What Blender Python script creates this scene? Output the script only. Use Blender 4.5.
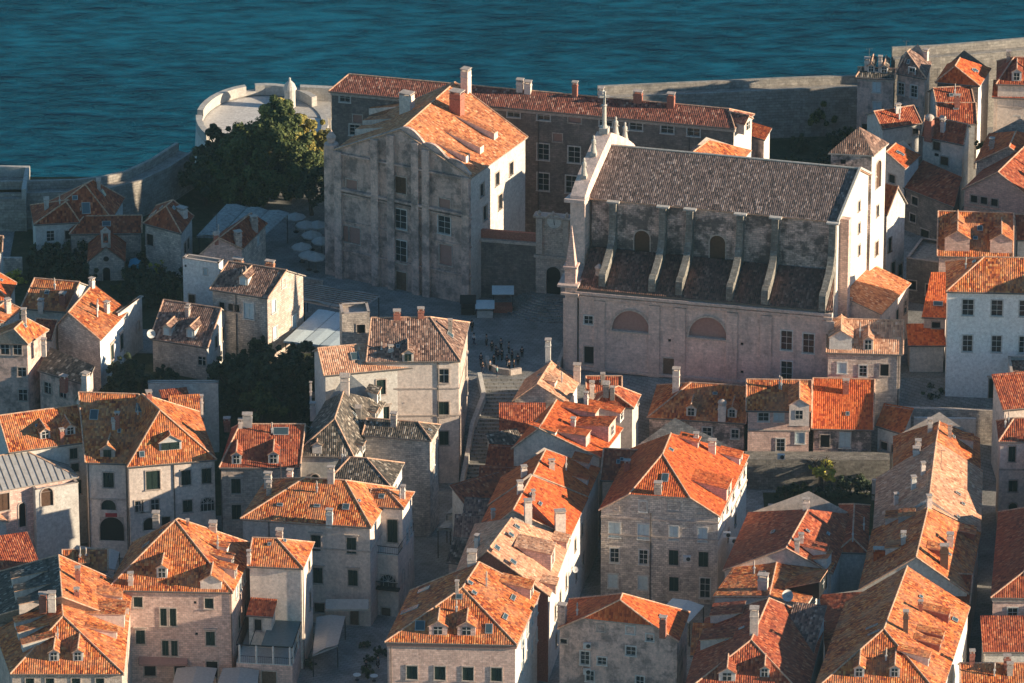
import bpy, math, random
from mathutils import Vector, Matrix
random.seed(7)
for o in list(bpy.data.objects): bpy.data.objects.remove(o)
S = bpy.context.scene
COL = S.collection
# ---------------------------------------------------------------- camera
TH = math.radians(24.0); DIST = 900.0; FPX = 6500.0
CAM = Vector((0, -DIST*math.cos(TH), DIST*math.sin(TH)))
cd = bpy.data.cameras.new('camera'); cam = bpy.data.objects.new('camera', cd); COL.objects.link(cam)
cam.location = CAM; cam.rotation_euler = (math.pi/2-TH, 0, 0)
cd.sensor_width = 36; cd.lens = FPX/1024*36; cd.clip_start = 5; cd.clip_end = 20000
S.camera = cam
# ---------------------------------------------------------------- sky, sun, exposure
SUN_EL, SUN_A = 14.0, 10.0          # elevation; azimuth from +X towards the camera
ce = math.cos(math.radians(SUN_EL))
SDIR = Vector((ce*math.cos(math.radians(SUN_A)), -ce*math.sin(math.radians(SUN_A)), math.sin(math.radians(SUN_EL))))
w = bpy.data.worlds.new('World'); S.world = w; w.use_nodes = True
nt = w.node_tree; bg = nt.nodes['Background']
sky = nt.nodes.new('ShaderNodeTexSky'); sky.sky_type = 'NISHITA'; sky.sun_disc = False
sky.sun_elevation = math.radians(SUN_EL); sky.sun_rotation = math.radians(90+SUN_A)
sky.air_density = 1.2; sky.dust_density = 0.0; sky.ozone_density = 3.0
hs = nt.nodes.new('ShaderNodeMix'); hs.data_type = 'RGBA'; hs.blend_type = 'MULTIPLY'; hs.inputs[0].default_value = 1.0
hs.inputs[7].default_value = (0.67, 0.93, 1.05, 1)
nt.links.new(sky.outputs[0], hs.inputs[6]); nt.links.new(hs.outputs[2], bg.inputs[0]); bg.inputs[1].default_value = 0.069
sl = bpy.data.lights.new('sun', 'SUN'); so = bpy.data.objects.new('sun', sl); COL.objects.link(so)
sl.energy = 5.0; sl.angle = math.radians(0.5); sl.color = (1.0, 0.83, 0.60)
so.rotation_euler = SDIR.to_track_quat('Z', 'Y').to_euler(); so.location = (200, -100, 200)
S.view_settings.view_transform = 'Standard'; S.view_settings.look = 'None'; S.view_settings.gamma = 1
S.view_settings.exposure = 0.98

# ---------------------------------------------------------------- projection helpers
def ray(px, py):
    a = (px-512)/FPX; b = -(py-341.5)/FPX
    return Vector((a, math.cos(TH)+b*math.sin(TH), -math.sin(TH)+b*math.cos(TH)))
def P(px, py, z):
    r = ray(px, py); t = (z-CAM.z)/r.z
    return CAM + r*t
def onplane(px, py, p0, n):
    r = ray(px, py); t = (p0-CAM).dot(n)/r.dot(n)
    return CAM + r*t
def ground(x, y):
    t = (y+47)/17.0; t = max(0, min(1, t))
    return 8*t
# ---------------------------------------------------------------- materials
MATS = {}
def newmat(name, rough=0.9):
    m = bpy.data.materials.new(name); m.use_nodes = True
    b = m.node_tree.nodes['Principled BSDF']; b.inputs['Roughness'].default_value = rough
    b.inputs['Specular IOR Level'].default_value = 0.25
    MATS[name] = m; return m, m.node_tree, b
def N(nt, t, **kw):
    n = nt.nodes.new(t)
    for k, v in kw.items(): setattr(n, k, v)
    return n
def math_(nt, op, a, b=None, c=None):
    n = N(nt, 'ShaderNodeMath', operation=op)
    for i, v in enumerate((a, b, c)):
        if v is None: continue
        if isinstance(v, (int, float)): n.inputs[i].default_value = v
        else: nt.links.new(v, n.inputs[i])
    return n.outputs[0]
def mix(nt, f, a, b, mode='MIX'):
    n = N(nt, 'ShaderNodeMix', data_type='RGBA', blend_type=mode)
    for i, v in ((0, f), (6, a), (7, b)):
        if isinstance(v, (int, float)): n.inputs[i].default_value = v
        elif isinstance(v, tuple): n.inputs[i].default_value = (*v[:3], 1)
        else: nt.links.new(v, n.inputs[i])
    return n.outputs[2]
def ramp(nt, fac, stops, interp='LINEAR'):
    n = N(nt, 'ShaderNodeValToRGB'); n.color_ramp.interpolation = interp
    e = n.color_ramp.elements
    while len(e) < len(stops): e.new(0.5)
    for i, (p, c) in enumerate(stops):
        e[i].position = p
        e[i].color = (*c, 1) if isinstance(c, tuple) else (c, c, c, 1)
    nt.links.new(fac, n.inputs[0]); return n.outputs[0]
def noise(nt, vec, scale, detail=3, rough=0.55):
    n = N(nt, 'ShaderNodeTexNoise'); n.inputs['Scale'].default_value = scale
    n.inputs['Detail'].default_value = detail; n.inputs['Roughness'].default_value = rough
    nt.links.new(vec, n.inputs['Vector']); return n.outputs['Fac']
def tile_mat(name, cols, patch, amt=0.5, hue=0.12, var=0.2):
    m, nt, b = newmat(name, 0.85)
    uv = N(nt, 'ShaderNodeUVMap').outputs[0]
    sp = N(nt, 'ShaderNodeSeparateXYZ'); nt.links.new(uv, sp.inputs[0])
    u = math_(nt, 'MULTIPLY', sp.outputs[0], 1/0.27); v = math_(nt, 'MULTIPLY', sp.outputs[1], 1/0.40)
    fu = math_(nt, 'FLOOR', u); fv = math_(nt, 'FLOOR', v)
    cb = N(nt, 'ShaderNodeCombineXYZ'); nt.links.new(fu, cb.inputs[0]); nt.links.new(fv, cb.inputs[1])
    wn = N(nt, 'ShaderNodeTexWhiteNoise', noise_dimensions='3D'); nt.links.new(cb.outputs[0], wn.inputs['Vector'])
    oi = N(nt, 'ShaderNodeObjectInfo'); nt.links.new(oi.outputs['Random'], cb.inputs[2])
    col = ramp(nt, wn.outputs['Value'], [(0.0, cols[0]), (0.45, cols[1]), (0.85, cols[2]), (1.0, cols[3])])
    geo = N(nt, 'ShaderNodeNewGeometry').outputs['Position']
    big = noise(nt, geo, 0.35, 5, 0.65)
    k = ramp(nt, big, [(0.42, 0.0), (0.66, 1.0)])
    col = mix(nt, math_(nt, 'MULTIPLY', k, amt), col, patch)
    md = noise(nt, geo, 2.2, 4, 0.7)
    col = mix(nt, 0.8, col, ramp(nt, md, [(0.25, 1-var), (0.75, 1+var)]), 'MULTIPLY')
    # variation from house to house
    hv = math_(nt, 'MULTIPLY_ADD', oi.outputs['Random'], hue*2, 1-hue)
    hn = N(nt, 'ShaderNodeHueSaturation'); nt.links.new(col, hn.inputs['Color']); nt.links.new(hv, hn.inputs['Value'])
    hn.inputs['Saturation'].default_value = 1.0
    nt.links.new(hn.outputs[0], b.inputs['Base Color'])
    s = math_(nt, 'ABSOLUTE', math_(nt, 'SINE', math_(nt, 'MULTIPLY', u, math.pi)))
    fr = math_(nt, 'FRACT', v)
    h = math_(nt, 'SUBTRACT', s, math_(nt, 'MULTIPLY', fr, 0.35))
    h = math_(nt, 'ADD', h, math_(nt, 'MULTIPLY', wn.outputs['Value'], 0.35))
    bp = N(nt, 'ShaderNodeBump'); bp.inputs['Strength'].default_value = 0.9; bp.inputs['Distance'].default_value = 0.05
    und = noise(nt, geo, 0.9, 3, 0.6)
    b2 = N(nt, 'ShaderNodeBump'); b2.inputs['Strength'].default_value = 1.0; b2.inputs['Distance'].default_value = 0.28
    nt.links.new(und, b2.inputs['Height']); nt.links.new(b2.outputs[0], bp.inputs['Normal'])
    nt.links.new(h, bp.inputs['Height']); nt.links.new(bp.outputs[0], b.inputs['Normal'])
    return m
def wall_mat(name, c1, c2, mortar, stain, bw=0.55, bh=0.28, amt=0.6, brick=1.0, bump=0.5, lo=0.45, hi=0.7, streak=0.35):
    c1, c2, mortar = [tuple(min(.86, v*(1.0 if name in ('clean', 'blackstone', 'whitestone', 'white') else 1.32)) for v in q) for q in (c1, c2, mortar)]; stain = tuple(v*1.25 for v in stain)
    m, nt, b = newmat(name, 0.92)
    uv = N(nt, 'ShaderNodeUVMap').outputs[0]
    geo = N(nt, 'ShaderNodeNewGeometry').outputs['Position']
    br = N(nt, 'ShaderNodeTexBrick'); nt.links.new(uv, br.inputs['Vector'])
    br.inputs['Scale'].default_value = 1.0; br.inputs['Brick Width'].default_value = bw; br.inputs['Row Height'].default_value = bh
    br.inputs['Mortar Size'].default_value = 0.018; br.inputs['Mortar Smooth'].default_value = 0.6
    br.inputs['Color1'].default_value = (*c1, 1); br.inputs['Color2'].default_value = (*c2, 1); br.inputs['Mortar'].default_value = (*mortar, 1)
    base = mix(nt, 0.5, c1, c2)
    n2 = noise(nt, geo, 1.6, 5, 0.7)
    base = mix(nt, ramp(nt, n2, [(0.35, 0.0), (0.65, 1.0)]), c1, c2)
    col = mix(nt, brick, base, br.outputs['Color'])
    big = noise(nt, geo, 0.42, 6, 0.7)
    k = ramp(nt, big, [(lo, 0.0), (hi, 1.0)])
    col = mix(nt, math_(nt, 'MULTIPLY', k, amt), col, stain)
    mp = N(nt, 'ShaderNodeMapping'); nt.links.new(geo, mp.inputs[0]); mp.inputs['Scale'].default_value = (1.1, 1.1, 0.13)
    st = noise(nt, mp.outputs[0], 1.0, 5, 0.75)
    col = mix(nt, math_(nt, 'MULTIPLY', ramp(nt, st, [(0.5, 0.0), (0.72, 1.0)]), streak), col, stain)
    fine = noise(nt, geo, 2.6, 6, 0.78)
    col = mix(nt, 0.9, col, ramp(nt, fine, [(0.28, 0.62), (0.72, 1.3)]), 'MULTIPLY')
    oi = N(nt, 'ShaderNodeObjectInfo')
    hv = math_(nt, 'MULTIPLY_ADD', oi.outputs['Random'], 0.2, 0.9)
    hn = N(nt, 'ShaderNodeHueSaturation'); nt.links.new(col, hn.inputs['Color']); nt.links.new(hv, hn.inputs['Value'])
    nt.links.new(hn.outputs[0], b.inputs['Base Color'])
    h = math_(nt, 'ADD', math_(nt, 'MULTIPLY', br.outputs['Fac'], -0.6*brick), fine)
    bp = N(nt, 'ShaderNodeBump'); bp.inputs['Strength'].default_value = bump; bp.inputs['Distance'].default_value = 0.06
    nt.links.new(h, bp.inputs['Height']); nt.links.new(bp.outputs[0], b.inputs['Normal'])
    return m
def plain(name, c, rough=0.8, var=0.25, scale=3.0, metal=0.0, bump=0.0):
    m, nt, b = newmat(name, rough); b.inputs['Metallic'].default_value = metal
    geo = N(nt, 'ShaderNodeNewGeometry').outputs['Position']
    n = noise(nt, geo, scale, 4, 0.65)
    nt.links.new(mix(nt, 1.0, c, ramp(nt, n, [(0.3, 1-var), (0.7, 1+var)]), 'MULTIPLY'), b.inputs['Base Color'])
    if bump:
        bp = N(nt, 'ShaderNodeBump'); bp.inputs['Strength'].default_value = bump; bp.inputs['Distance'].default_value = 0.1
        nt.links.new(n, bp.inputs['Height']); nt.links.new(bp.outputs[0], b.inputs['Normal'])
    return m
tile_mat('orange', [(0.16,0.03,0.02), (0.50,0.115,0.034), (0.64,0.195,0.050), (0.76,0.36,0.14)], (0.56,0.26,0.135), 0.62)
tile_mat('aisletile', [(0.06,0.04,0.035), (0.18,0.088,0.065), (0.24,0.12,0.088), (0.36,0.21,0.16)], (0.14,0.085,0.068), 0.5)
tile_mat('wingtile', [(0.08,0.03,0.025), (0.22,0.07,0.048), (0.30,0.105,0.07), (0.46,0.26,0.19)], (0.17,0.08,0.06), 0.5)
tile_mat('peach', [(0.30,0.08,0.04), (0.58,0.19,0.075), (0.70,0.27,0.11), (0.82,0.46,0.26)], (0.55,0.25,0.13), 0.45)
tile_mat('red', [(0.14,0.025,0.018), (0.36,0.075,0.032), (0.46,0.115,0.045), (0.58,0.22,0.11)], (0.26,0.085,0.05), 0.55)
tile_mat('bright', [(0.30,0.05,0.02), (0.60,0.125,0.034), (0.66,0.155,0.042), (0.70,0.21,0.07)], (0.48,0.08,0.03), 0.35, 0.06, 0.1)
tile_mat('pale', [(0.34,0.15,0.09), (0.58,0.29,0.17), (0.70,0.38,0.23), (0.78,0.50,0.34)], (0.42,0.22,0.15), 0.5)
tile_mat('old', [(0.07,0.04,0.035), (0.22,0.12,0.09), (0.33,0.19,0.14), (0.52,0.36,0.28)], (0.13,0.09,0.075), 0.6)
tile_mat('dark', [(0.035,0.033,0.03), (0.10,0.08,0.065), (0.18,0.14,0.11), (0.46,0.40,0.33)], (0.06,0.055,0.05), 0.6)
tile_mat('churchtile', [(0.06,0.045,0.042), (0.15,0.105,0.095), (0.20,0.145,0.13), (0.36,0.28,0.25)], (0.13,0.10,0.095), 0.4, 0.05, 0.12)
wall_mat('stone', (0.55,0.44,0.37), (0.38,0.295,0.25), (0.24,0.20,0.18), (0.16,0.14,0.13), bump=0.8)
wall_mat('pinkstone', (0.66,0.45,0.38), (0.47,0.31,0.26), (0.28,0.20,0.18), (0.27,0.21,0.19), amt=0.35)
wall_mat('rubble', (0.62,0.53,0.455), (0.39,0.33,0.29), (0.20,0.17,0.15), (0.12,0.105,0.10), bw=0.5, bh=0.28, amt=0.6, bump=1.0)
wall_mat('rampart', (0.34,0.305,0.265), (0.24,0.215,0.19), (0.14,0.125,0.11), (0.13,0.12,0.105), bw=0.9, bh=0.42, amt=0.6, bump=1.0)
wall_mat('plaster', (0.62,0.52,0.45), (0.53,0.43,0.37), (0.5,0.45,0.4), (0.31,0.27,0.25), brick=0.06, amt=0.5, bump=0.15, lo=0.5)
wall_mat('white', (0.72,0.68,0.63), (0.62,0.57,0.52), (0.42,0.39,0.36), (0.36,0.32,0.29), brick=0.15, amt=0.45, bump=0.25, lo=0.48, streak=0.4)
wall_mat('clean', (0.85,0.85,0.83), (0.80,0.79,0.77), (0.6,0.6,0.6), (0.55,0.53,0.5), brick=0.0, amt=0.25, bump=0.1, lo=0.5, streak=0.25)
wall_mat('grey', (0.50,0.48,0.45), (0.43,0.41,0.38), (0.5,0.45,0.4), (0.28,0.26,0.25), brick=0.1, amt=0.4, bump=0.15)
wall_mat('oldplaster', (0.58,0.41,0.345), (0.43,0.305,0.26), (0.3,0.25,0.22), (0.13,0.115,0.11), brick=0.25, amt=0.75, bump=0.5, lo=0.47, hi=0.60, streak=0.6)
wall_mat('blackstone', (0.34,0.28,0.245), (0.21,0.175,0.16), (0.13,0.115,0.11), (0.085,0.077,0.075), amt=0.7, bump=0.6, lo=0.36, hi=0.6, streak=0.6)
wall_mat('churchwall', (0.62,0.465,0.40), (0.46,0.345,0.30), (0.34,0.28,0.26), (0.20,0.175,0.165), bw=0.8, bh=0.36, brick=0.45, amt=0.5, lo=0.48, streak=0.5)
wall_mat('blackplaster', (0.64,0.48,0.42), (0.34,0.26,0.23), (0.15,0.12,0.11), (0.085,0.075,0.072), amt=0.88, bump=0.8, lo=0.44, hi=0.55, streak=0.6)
plain('trim', (0.46,0.38,0.33), 0.85, 0.3)
plain('whitetrim', (0.58,0.56,0.53), 0.8, 0.2)
plain('mortar', (0.56,0.34,0.23), 0.9, 0.5, 3)
plain('mortar_dark', (0.33,0.28,0.24), 0.9, 0.35, 4)
plain('green', (0.022,0.042,0.036), 0.6, 0.25)
plain('brown', (0.10,0.055,0.035), 0.7, 0.25)
plain('lightshutter', (0.55,0.64,0.66), 0.7, 0.12)
plain('deep', (0.015,0.016,0.018), 0.5, 0.2)
plain('gutter', (0.12,0.10,0.09), 0.5, 0.3)
plain('brick', (0.36,0.14,0.10), 0.9, 0.35, 6)
plain('canvas', (0.42,0.40,0.37), 0.9, 0.15)
plain('metal', (0.42,0.40,0.385), 0.45, 0.2, 1.5, 0.2)
plain('iron', (0.03,0.03,0.032), 0.5, 0.2)
plain('blue', (0.05,0.30,0.42), 0.7, 0.2)
plain('terrace', (0.50,0.52,0.51), 0.8, 0.15)
plain('tealroof', (0.11,0.16,0.165), 0.35, 0.2)
wall_mat('whitestone', (0.58,0.54,0.49), (0.50,0.46,0.41), (0.34,0.31,0.28), (0.32,0.29,0.26), brick=0.5, amt=0.4, bump=0.4, lo=0.48, streak=0.3)
plain('greystone', (0.33,0.33,0.31), 0.9, 0.4, 2.5, bump=0.6)
plain('wood', (0.16,0.10,0.07), 0.8, 0.3, 4)
plain('pinkfill', (0.34,0.20,0.17), 0.9, 0.12)
plain('redpaint', (0.45,0.05,0.05), 0.7, 0.2)
plain('skin', (0.45,0.27,0.19), 0.7, 0.1)
for nme, c in (('cloth_navy', (0.02,0.025,0.05)), ('cloth_black', (0.014,0.014,0.017)), ('cloth_grey', (0.15,0.16,0.18)), ('cloth_white', (0.6,0.6,0.6)),
               ('cloth_red', (0.3,0.04,0.04)), ('cloth_teal', (0.2,0.42,0.45)), ('hair', (0.03,0.02,0.015))): plain(nme, c, 0.9, 0.1)
m, nt_, b = newmat('glass', 0.12); b.inputs['Base Color'].default_value = (0.02,0.03,0.035,1); b.inputs['Specular IOR Level'].default_value = 0.6
m, nt_, b = newmat('skyglass', 0.18); b.inputs['Base Color'].default_value = (0.05,0.08,0.09,1); b.inputs['Specular IOR Level'].default_value = 0.8
# ---------------------------------------------------------------- mesh builder
class MB:
    def __init__(s): s.v = []; s.f = []; s.m = []; s.uv = []
    def face(s, pts, mi=0, uv=None):
        i = len(s.v); s.v += [tuple(p) for p in pts]; s.f.append(list(range(i, i+len(pts)))); s.m.append(mi)
        if uv is None: uv = planar(pts)
        s.uv.append(uv)
    def box(s, c, sx, sy, sz, mi=0, rz=0.0, ex=None):       # c = centre of base
        ex = Vector((math.cos(rz), math.sin(rz), 0)) if ex is None else ex
        ey = Vector((-ex.y, ex.x, 0)); c = Vector(c)
        s.prism([c+ex*(a*sx/2)+ey*(b_*sy/2) for a, b_ in ((-1,-1),(1,-1),(1,1),(-1,1))], sz, mi)
    def prism(s, base, h, mi=0, top=None):
        up = Vector((0,0,h)) if isinstance(h, (int, float)) else h
        base = [Vector(p) for p in base]; tp = [p+up for p in base] if top is None else top
        n = len(base)
        for i in range(n):
            j = (i+1) % n; s.face([base[i], base[j], tp[j], tp[i]], mi)
        s.face(tp, mi); s.face(base[::-1], mi)
    def bar(s, a, b, r, mi=0, n=6, r2=None):
        a = Vector(a); b = Vector(b); d = (b-a)
        if d.length < 1e-4: return
        d.normalize(); q = d.orthogonal().normalized(); t = d.cross(q); r2 = r if r2 is None else r2
        ra = [a+(q*math.cos(2*math.pi*i/n)+t*math.sin(2*math.pi*i/n))*r for i in range(n)]
        rb = [b+(q*math.cos(2*math.pi*i/n)+t*math.sin(2*math.pi*i/n))*r2 for i in range(n)]
        for i in range(n):
            j = (i+1) % n; s.face([ra[i], ra[j], rb[j], rb[i]], mi)
        s.face(ra[::-1], mi); s.face(rb, mi)
    def lathe(s, c, prof, n=16, mi=0, a0=0, a1=2*math.pi, sq=None):
        c = Vector(c); rings = []
        for r, z in prof:
            rings.append([c+Vector((r*math.cos(a0+(a1-a0)*i/n), r*math.sin(a0+(a1-a0)*i/n), z)) for i in range(n+1)])
        for k in range(len(rings)-1):
            for i in range(n):
                s.face([rings[k][i], rings[k][i+1], rings[k+1][i+1], rings[k+1][i]], mi)
    def build(s, name, mats, parent=None, loc=None, smooth=False):
        base = Vector(loc) if loc is not None else (Vector(parent['_o']) if parent is not None and '_o' in parent else Vector((0,0,0)))
        me = bpy.data.meshes.new(name)
        me.from_pydata([tuple(Vector(p)-base) for p in s.v], [], s.f)
        if isinstance(mats, str): mats = [mats]
        for mm in mats: me.materials.append(MATS[mm])
        me.polygons.foreach_set('material_index', s.m)
        ul = me.uv_layers.new(name='UVMap'); flat = []
        for u in s.uv:
            for a in u: flat += [a[0], a[1]]
        ul.data.foreach_set('uv', flat)
        if smooth: me.polygons.foreach_set('use_smooth', [True]*len(s.f))
        me.update()
        o = bpy.data.objects.new(name, me); COL.objects.link(o)
        if parent is not None:
            o.parent = parent; o.location = base-Vector(parent['_o']) if '_o' in parent else base
        else: o.location = base
        o['_o'] = tuple(base)
        return o
def planar(pts):
    pts = [Vector(p) for p in pts]
    n = Vector((0,0,0))
    for i in range(len(pts)):
        a, b_ = pts[i], pts[(i+1) % len(pts)]
        n += a.cross(b_)
    if n.length < 1e-9: return [(0,0)]*len(pts)
    n.normalize()
    e = Vector((-n.y, n.x, 0)) if abs(n.z) < 0.995 else Vector((1,0,0))
    e.normalize(); s_ = n.cross(e)
    return [(p.dot(e), p.dot(s_)) for p in pts]
def thing(name, label, cat, loc, group=None, rz=0):
    o = bpy.data.objects.new(name, None); COL.objects.link(o); o.location = loc; o.rotation_euler.z = rz
    o.empty_display_size = 1.0
    o['_o'] = tuple(loc); o['label'] = label; o['category'] = cat
    if group: o['group'] = group
    return o
def tag(o, label, cat, group=None):
    o['label'] = label; o['category'] = cat
    if group: o['group'] = group
    return o
def struct(o, kind='structure'): o['kind'] = kind; return o
# ---------------------------------------------------------------- windows (shared meshes)
WC = {}
def window_meshes(style, w_, h_):
    key = (style, round(w_, 1), round(h_, 1))
    if key in WC: return WC[key]
    w_, h_ = key[1], key[2]
    fr = MB(); pn = MB()       # local: x along wall, -y outwards, z up, origin at centre
    t = 0.16
    st = style
    frm = 'trim'; pmat = 'green'
    arch = st.startswith('arch')
    hw, hh = w_/2, h_/2
    if arch:
        n = 12; rr = hw; zc = hh-hw
        pts = [Vector((-hw, 0, -hh)), Vector((hw, 0, -hh))] + [Vector((rr*math.cos(a), 0, zc+rr*math.sin(a))) for a in [math.pi*i/n for i in range(n+1)]]
        po = [Vector((-hw-t, 0, -hh)), Vector((hw+t, 0, -hh))] + [Vector(((rr+t)*math.cos(a), 0, zc+(rr+t)*math.sin(a))) for a in [math.pi*i/n for i in range(n+1)]]
        for i in range(1, len(pts)):
            j = (i+1) % len(pts)
            if i == 0: continue
            a, b_, c, d = pts[i], pts[j], po[j], po[i]
            if j == 0: a, b_, c, d = pts[-1], pts[0], po[0], po[-1]
            f = lambda q, y: q+Vector((0, y, 0))
            fr.face([f(a,-.07), f(b_,-.07), f(c,-.07), f(d,-.07)]); fr.face([f(a,.2), f(b_,.2), f(b_,-.07), f(a,-.07)])
            fr.face([f(c,.0), f(d,.0), f(d,-.07), f(c,-.07)])
        # spandrels close the square opening cut in the wall
        top = hh
        arcs = [Vector((rr*math.cos(a), 0, zc+rr*math.sin(a))) for a in [math.pi*i/n for i in range(n+1)]]
        for i in range(n):
            p_, q = arcs[i], arcs[i+1]
            fr.face([p_+Vector((0,-.004,0)), Vector((p_.x, -.004, top+.02)), Vector((q.x, -.004, top+.02)), q+Vector((0,-.004,0))])
        pmat = {'arch': 'green', 'archglass': 'glass', 'archdeep': 'deep', 'archbrown': 'brown', 'archpink':'pinkfill'}.get(st, 'green')
        y = 0.14
        pn.face([q+Vector((0, y, 0)) for q in pts])
        if st == 'archglass':
            for k in range(-1, 2): pn.box((k*hw*0.6, y-.03, -hh), .06, .05, h_*0.9, 1)
            pn.box((0, y-.03, zc-.03), w_, .05, .08, 1)
            for a in (0.6, 1.2, 1.95, 2.55): pn.bar((0, y-.03, zc), (rr*math.cos(a), y-.03, zc+rr*math.sin(a)), .03, 1, 4)
    else:
        tt = 0.13
        if st != 'bare':
            fr.box((-hw-tt/2, -.02, -hh), tt, .12, h_, 0); fr.box((hw+tt/2, -.02, -hh), tt, .12, h_, 0)
            fr.box((0, -.02, hh), w_+2*tt, .12, tt+.03, 0); fr.box((0, -.05, -hh-.14), w_+2*tt+.1, .22, .14, 0)
            if st in ('hood',): fr.box((0, -.08, hh+.32), w_+2*tt+.4, .32, .12, 0)
        y = 0.10
        def quad(x0, x1, z0, z1, yy, mi): pn.face([(x0,yy,z0), (x1,yy,z0), (x1,yy,z1), (x0,yy,z1)], mi)
        if st in ('shut', 'hood', 'wshut', 'brown'):
            pmat = {'wshut': 'lightshutter', 'brown': 'brown'}.get(st, 'green'); y = 0.04
            for sx in (-1, 1):
                x0, x1 = (-hw, -.012) if sx < 0 else (.012, hw)
                quad(x0, x1, -hh, hh, y+.02, 0)
                for e in (x0+.03, x1-.03): pn.box((e, y-.005, -hh), .06, .04, h_, 0)
                ns = max(3, int(h_/0.14))
                for k in range(ns): pn.box(((x0+x1)/2, y, -hh+(k+.3)*h_/ns), abs(x1-x0)-.06, .035, .05, 0)
        elif st == 'deep' or st == 'bare':
            pmat = 'deep'; quad(-hw, hw, -hh, hh, .18, 0)
        elif st == 'door':
            pmat = 'wood'; quad(-hw, hw, -hh, hh, .12, 0); pn.box((0, .10, -hh), .05, .03, h_, 0); 
            for zz in (-.5, 0, .5): pn.box((0, .10, zz*hh*1.2), w_*.9, .03, .06, 0)
        elif st == 'pink':
            pmat = 'pinkfill'; quad(-hw, hw, -hh, hh, .12, 0)
        elif st == 'open':      # shutters folded back on the wall beside dark glass
            pmat = 'glass'; quad(-hw, hw, -hh, hh, .14, 0); pn.box((0, .11, -hh), .07, .04, h_, 1); pn.box((0,.11,.1), w_, .04, .06, 1)
        else:                   # glass with white bars
            pmat = 'glass'; quad(-hw, hw, -hh, hh, .14, 0)
            bw_ = .05
            for x in (-hw+bw_/2, 0, hw-bw_/2): pn.box((x, .11, -hh), bw_, .05, h_, 1)
            for z in ([-hh, -.04, hh-bw_] if h_ < 1.5 else [-hh, -hh/3, hh/3, hh-bw_]): pn.box((0, .11, z), w_, .045, bw_, 1)
    def mk(mb, nm, mats):
        me = bpy.data.meshes.new(nm); me.from_pydata([tuple(p) for p in mb.v], [], mb.f)
        for q in mats: me.materials.append(MATS[q])
        me.polygons.foreach_set('material_index', mb.m)
        ul = me.uv_layers.new(name='UVMap'); flat = []
        for u in mb.uv:
            for a in u: flat += [a[0], a[1]]
        ul.data.foreach_set('uv', flat)
        return me
    frm = 'whitetrim' if st in ('glass', 'wshut') else 'trim'
    r = (mk(fr, 'window', [frm]) if fr.f else None, mk(pn, 'pane', [pmat, 'whitetrim']))
    WC[key] = r; return r
def put_window(parent, style, loc, ex, w_, h_):
    fm, pm = window_meshes(style, w_, h_)
    rz = math.atan2(ex.y, ex.x); po = Vector(parent['_o'])
    pr = 0.0
    nm = 'door' if style == 'door' else 'window'
    sub = 'pane'
    if style in ('shut', 'hood', 'wshut', 'brown'): sub = 'shutter'
    if fm is None:
        o = bpy.data.objects.new(nm, pm); COL.objects.link(o); o.parent = parent; o.location = Vector(loc)-po; o.rotation_euler.z = rz-parent.rotation_euler.z
        return o
    o = bpy.data.objects.new(nm, fm); COL.objects.link(o); o.parent = parent; o.location = Vector(loc)-po; o.rotation_euler.z = rz
    c = bpy.data.objects.new(sub, pm); COL.objects.link(c); c.parent = o
    return o
# wall panel with real openings: from a to b (world, bottom), z range, holes = [(u0,u1,z0,z1)], outward normal n
def wall_panel(mb, a, b, z0, z1, holes, n, mi=0, depth=0.22):
    L = (b-a).length; e = (b-a).normalized()
    hs = []
    for (u0, u1, h0, h1) in holes:
        u0, u1, h0, h1 = max(u0, .05), min(u1, L-.05), max(h0, z0+.02), min(h1, z1-.03)
        if u1-u0 < .15 or h1-h0 < .15: continue
        if any(u0 < q[1]+.01 and u1 > q[0]-.01 and h0 < q[3]+.01 and h1 > q[2]-.01 for q in hs): continue
        hs.append((u0, u1, h0, h1))
    us = sorted(set([0, L]+[q for h in hs for q in h[:2]])); zs = sorted(set([z0, z1]+[q for h in hs for q in h[2:]]))
    def pt(u, z): p = a+e*u; return Vector((p.x, p.y, z))
    for i in range(len(us)-1):
        for j in range(len(zs)-1):
            uc, zc = (us[i]+us[i+1])/2, (zs[j]+zs[j+1])/2
            if any(h[0] < uc < h[1] and h[2] < zc < h[3] for h in hs): continue
            q = [(us[i], zs[j]), (us[i+1], zs[j]), (us[i+1], zs[j+1]), (us[i], zs[j+1])]
            off = a.x*.37+a.y*.61
            mb.face([pt(*k) for k in q], mi, [(k[0]+off, k[1]) for k in q])
    for h in hs:
        c = [(h[0], h[2]), (h[1], h[2]), (h[1], h[3]), (h[0], h[3])]
        for k in range(4):
            p, q = pt(*c[k]), pt(*c[(k+1) % 4])
            mb.face([p, q, q-n*depth, p-n*depth], mi)
HG = 'terracotta roofed houses of the old town'
class House: pass
def resolve(pt, z): return P(pt[0], pt[1], z)
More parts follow.
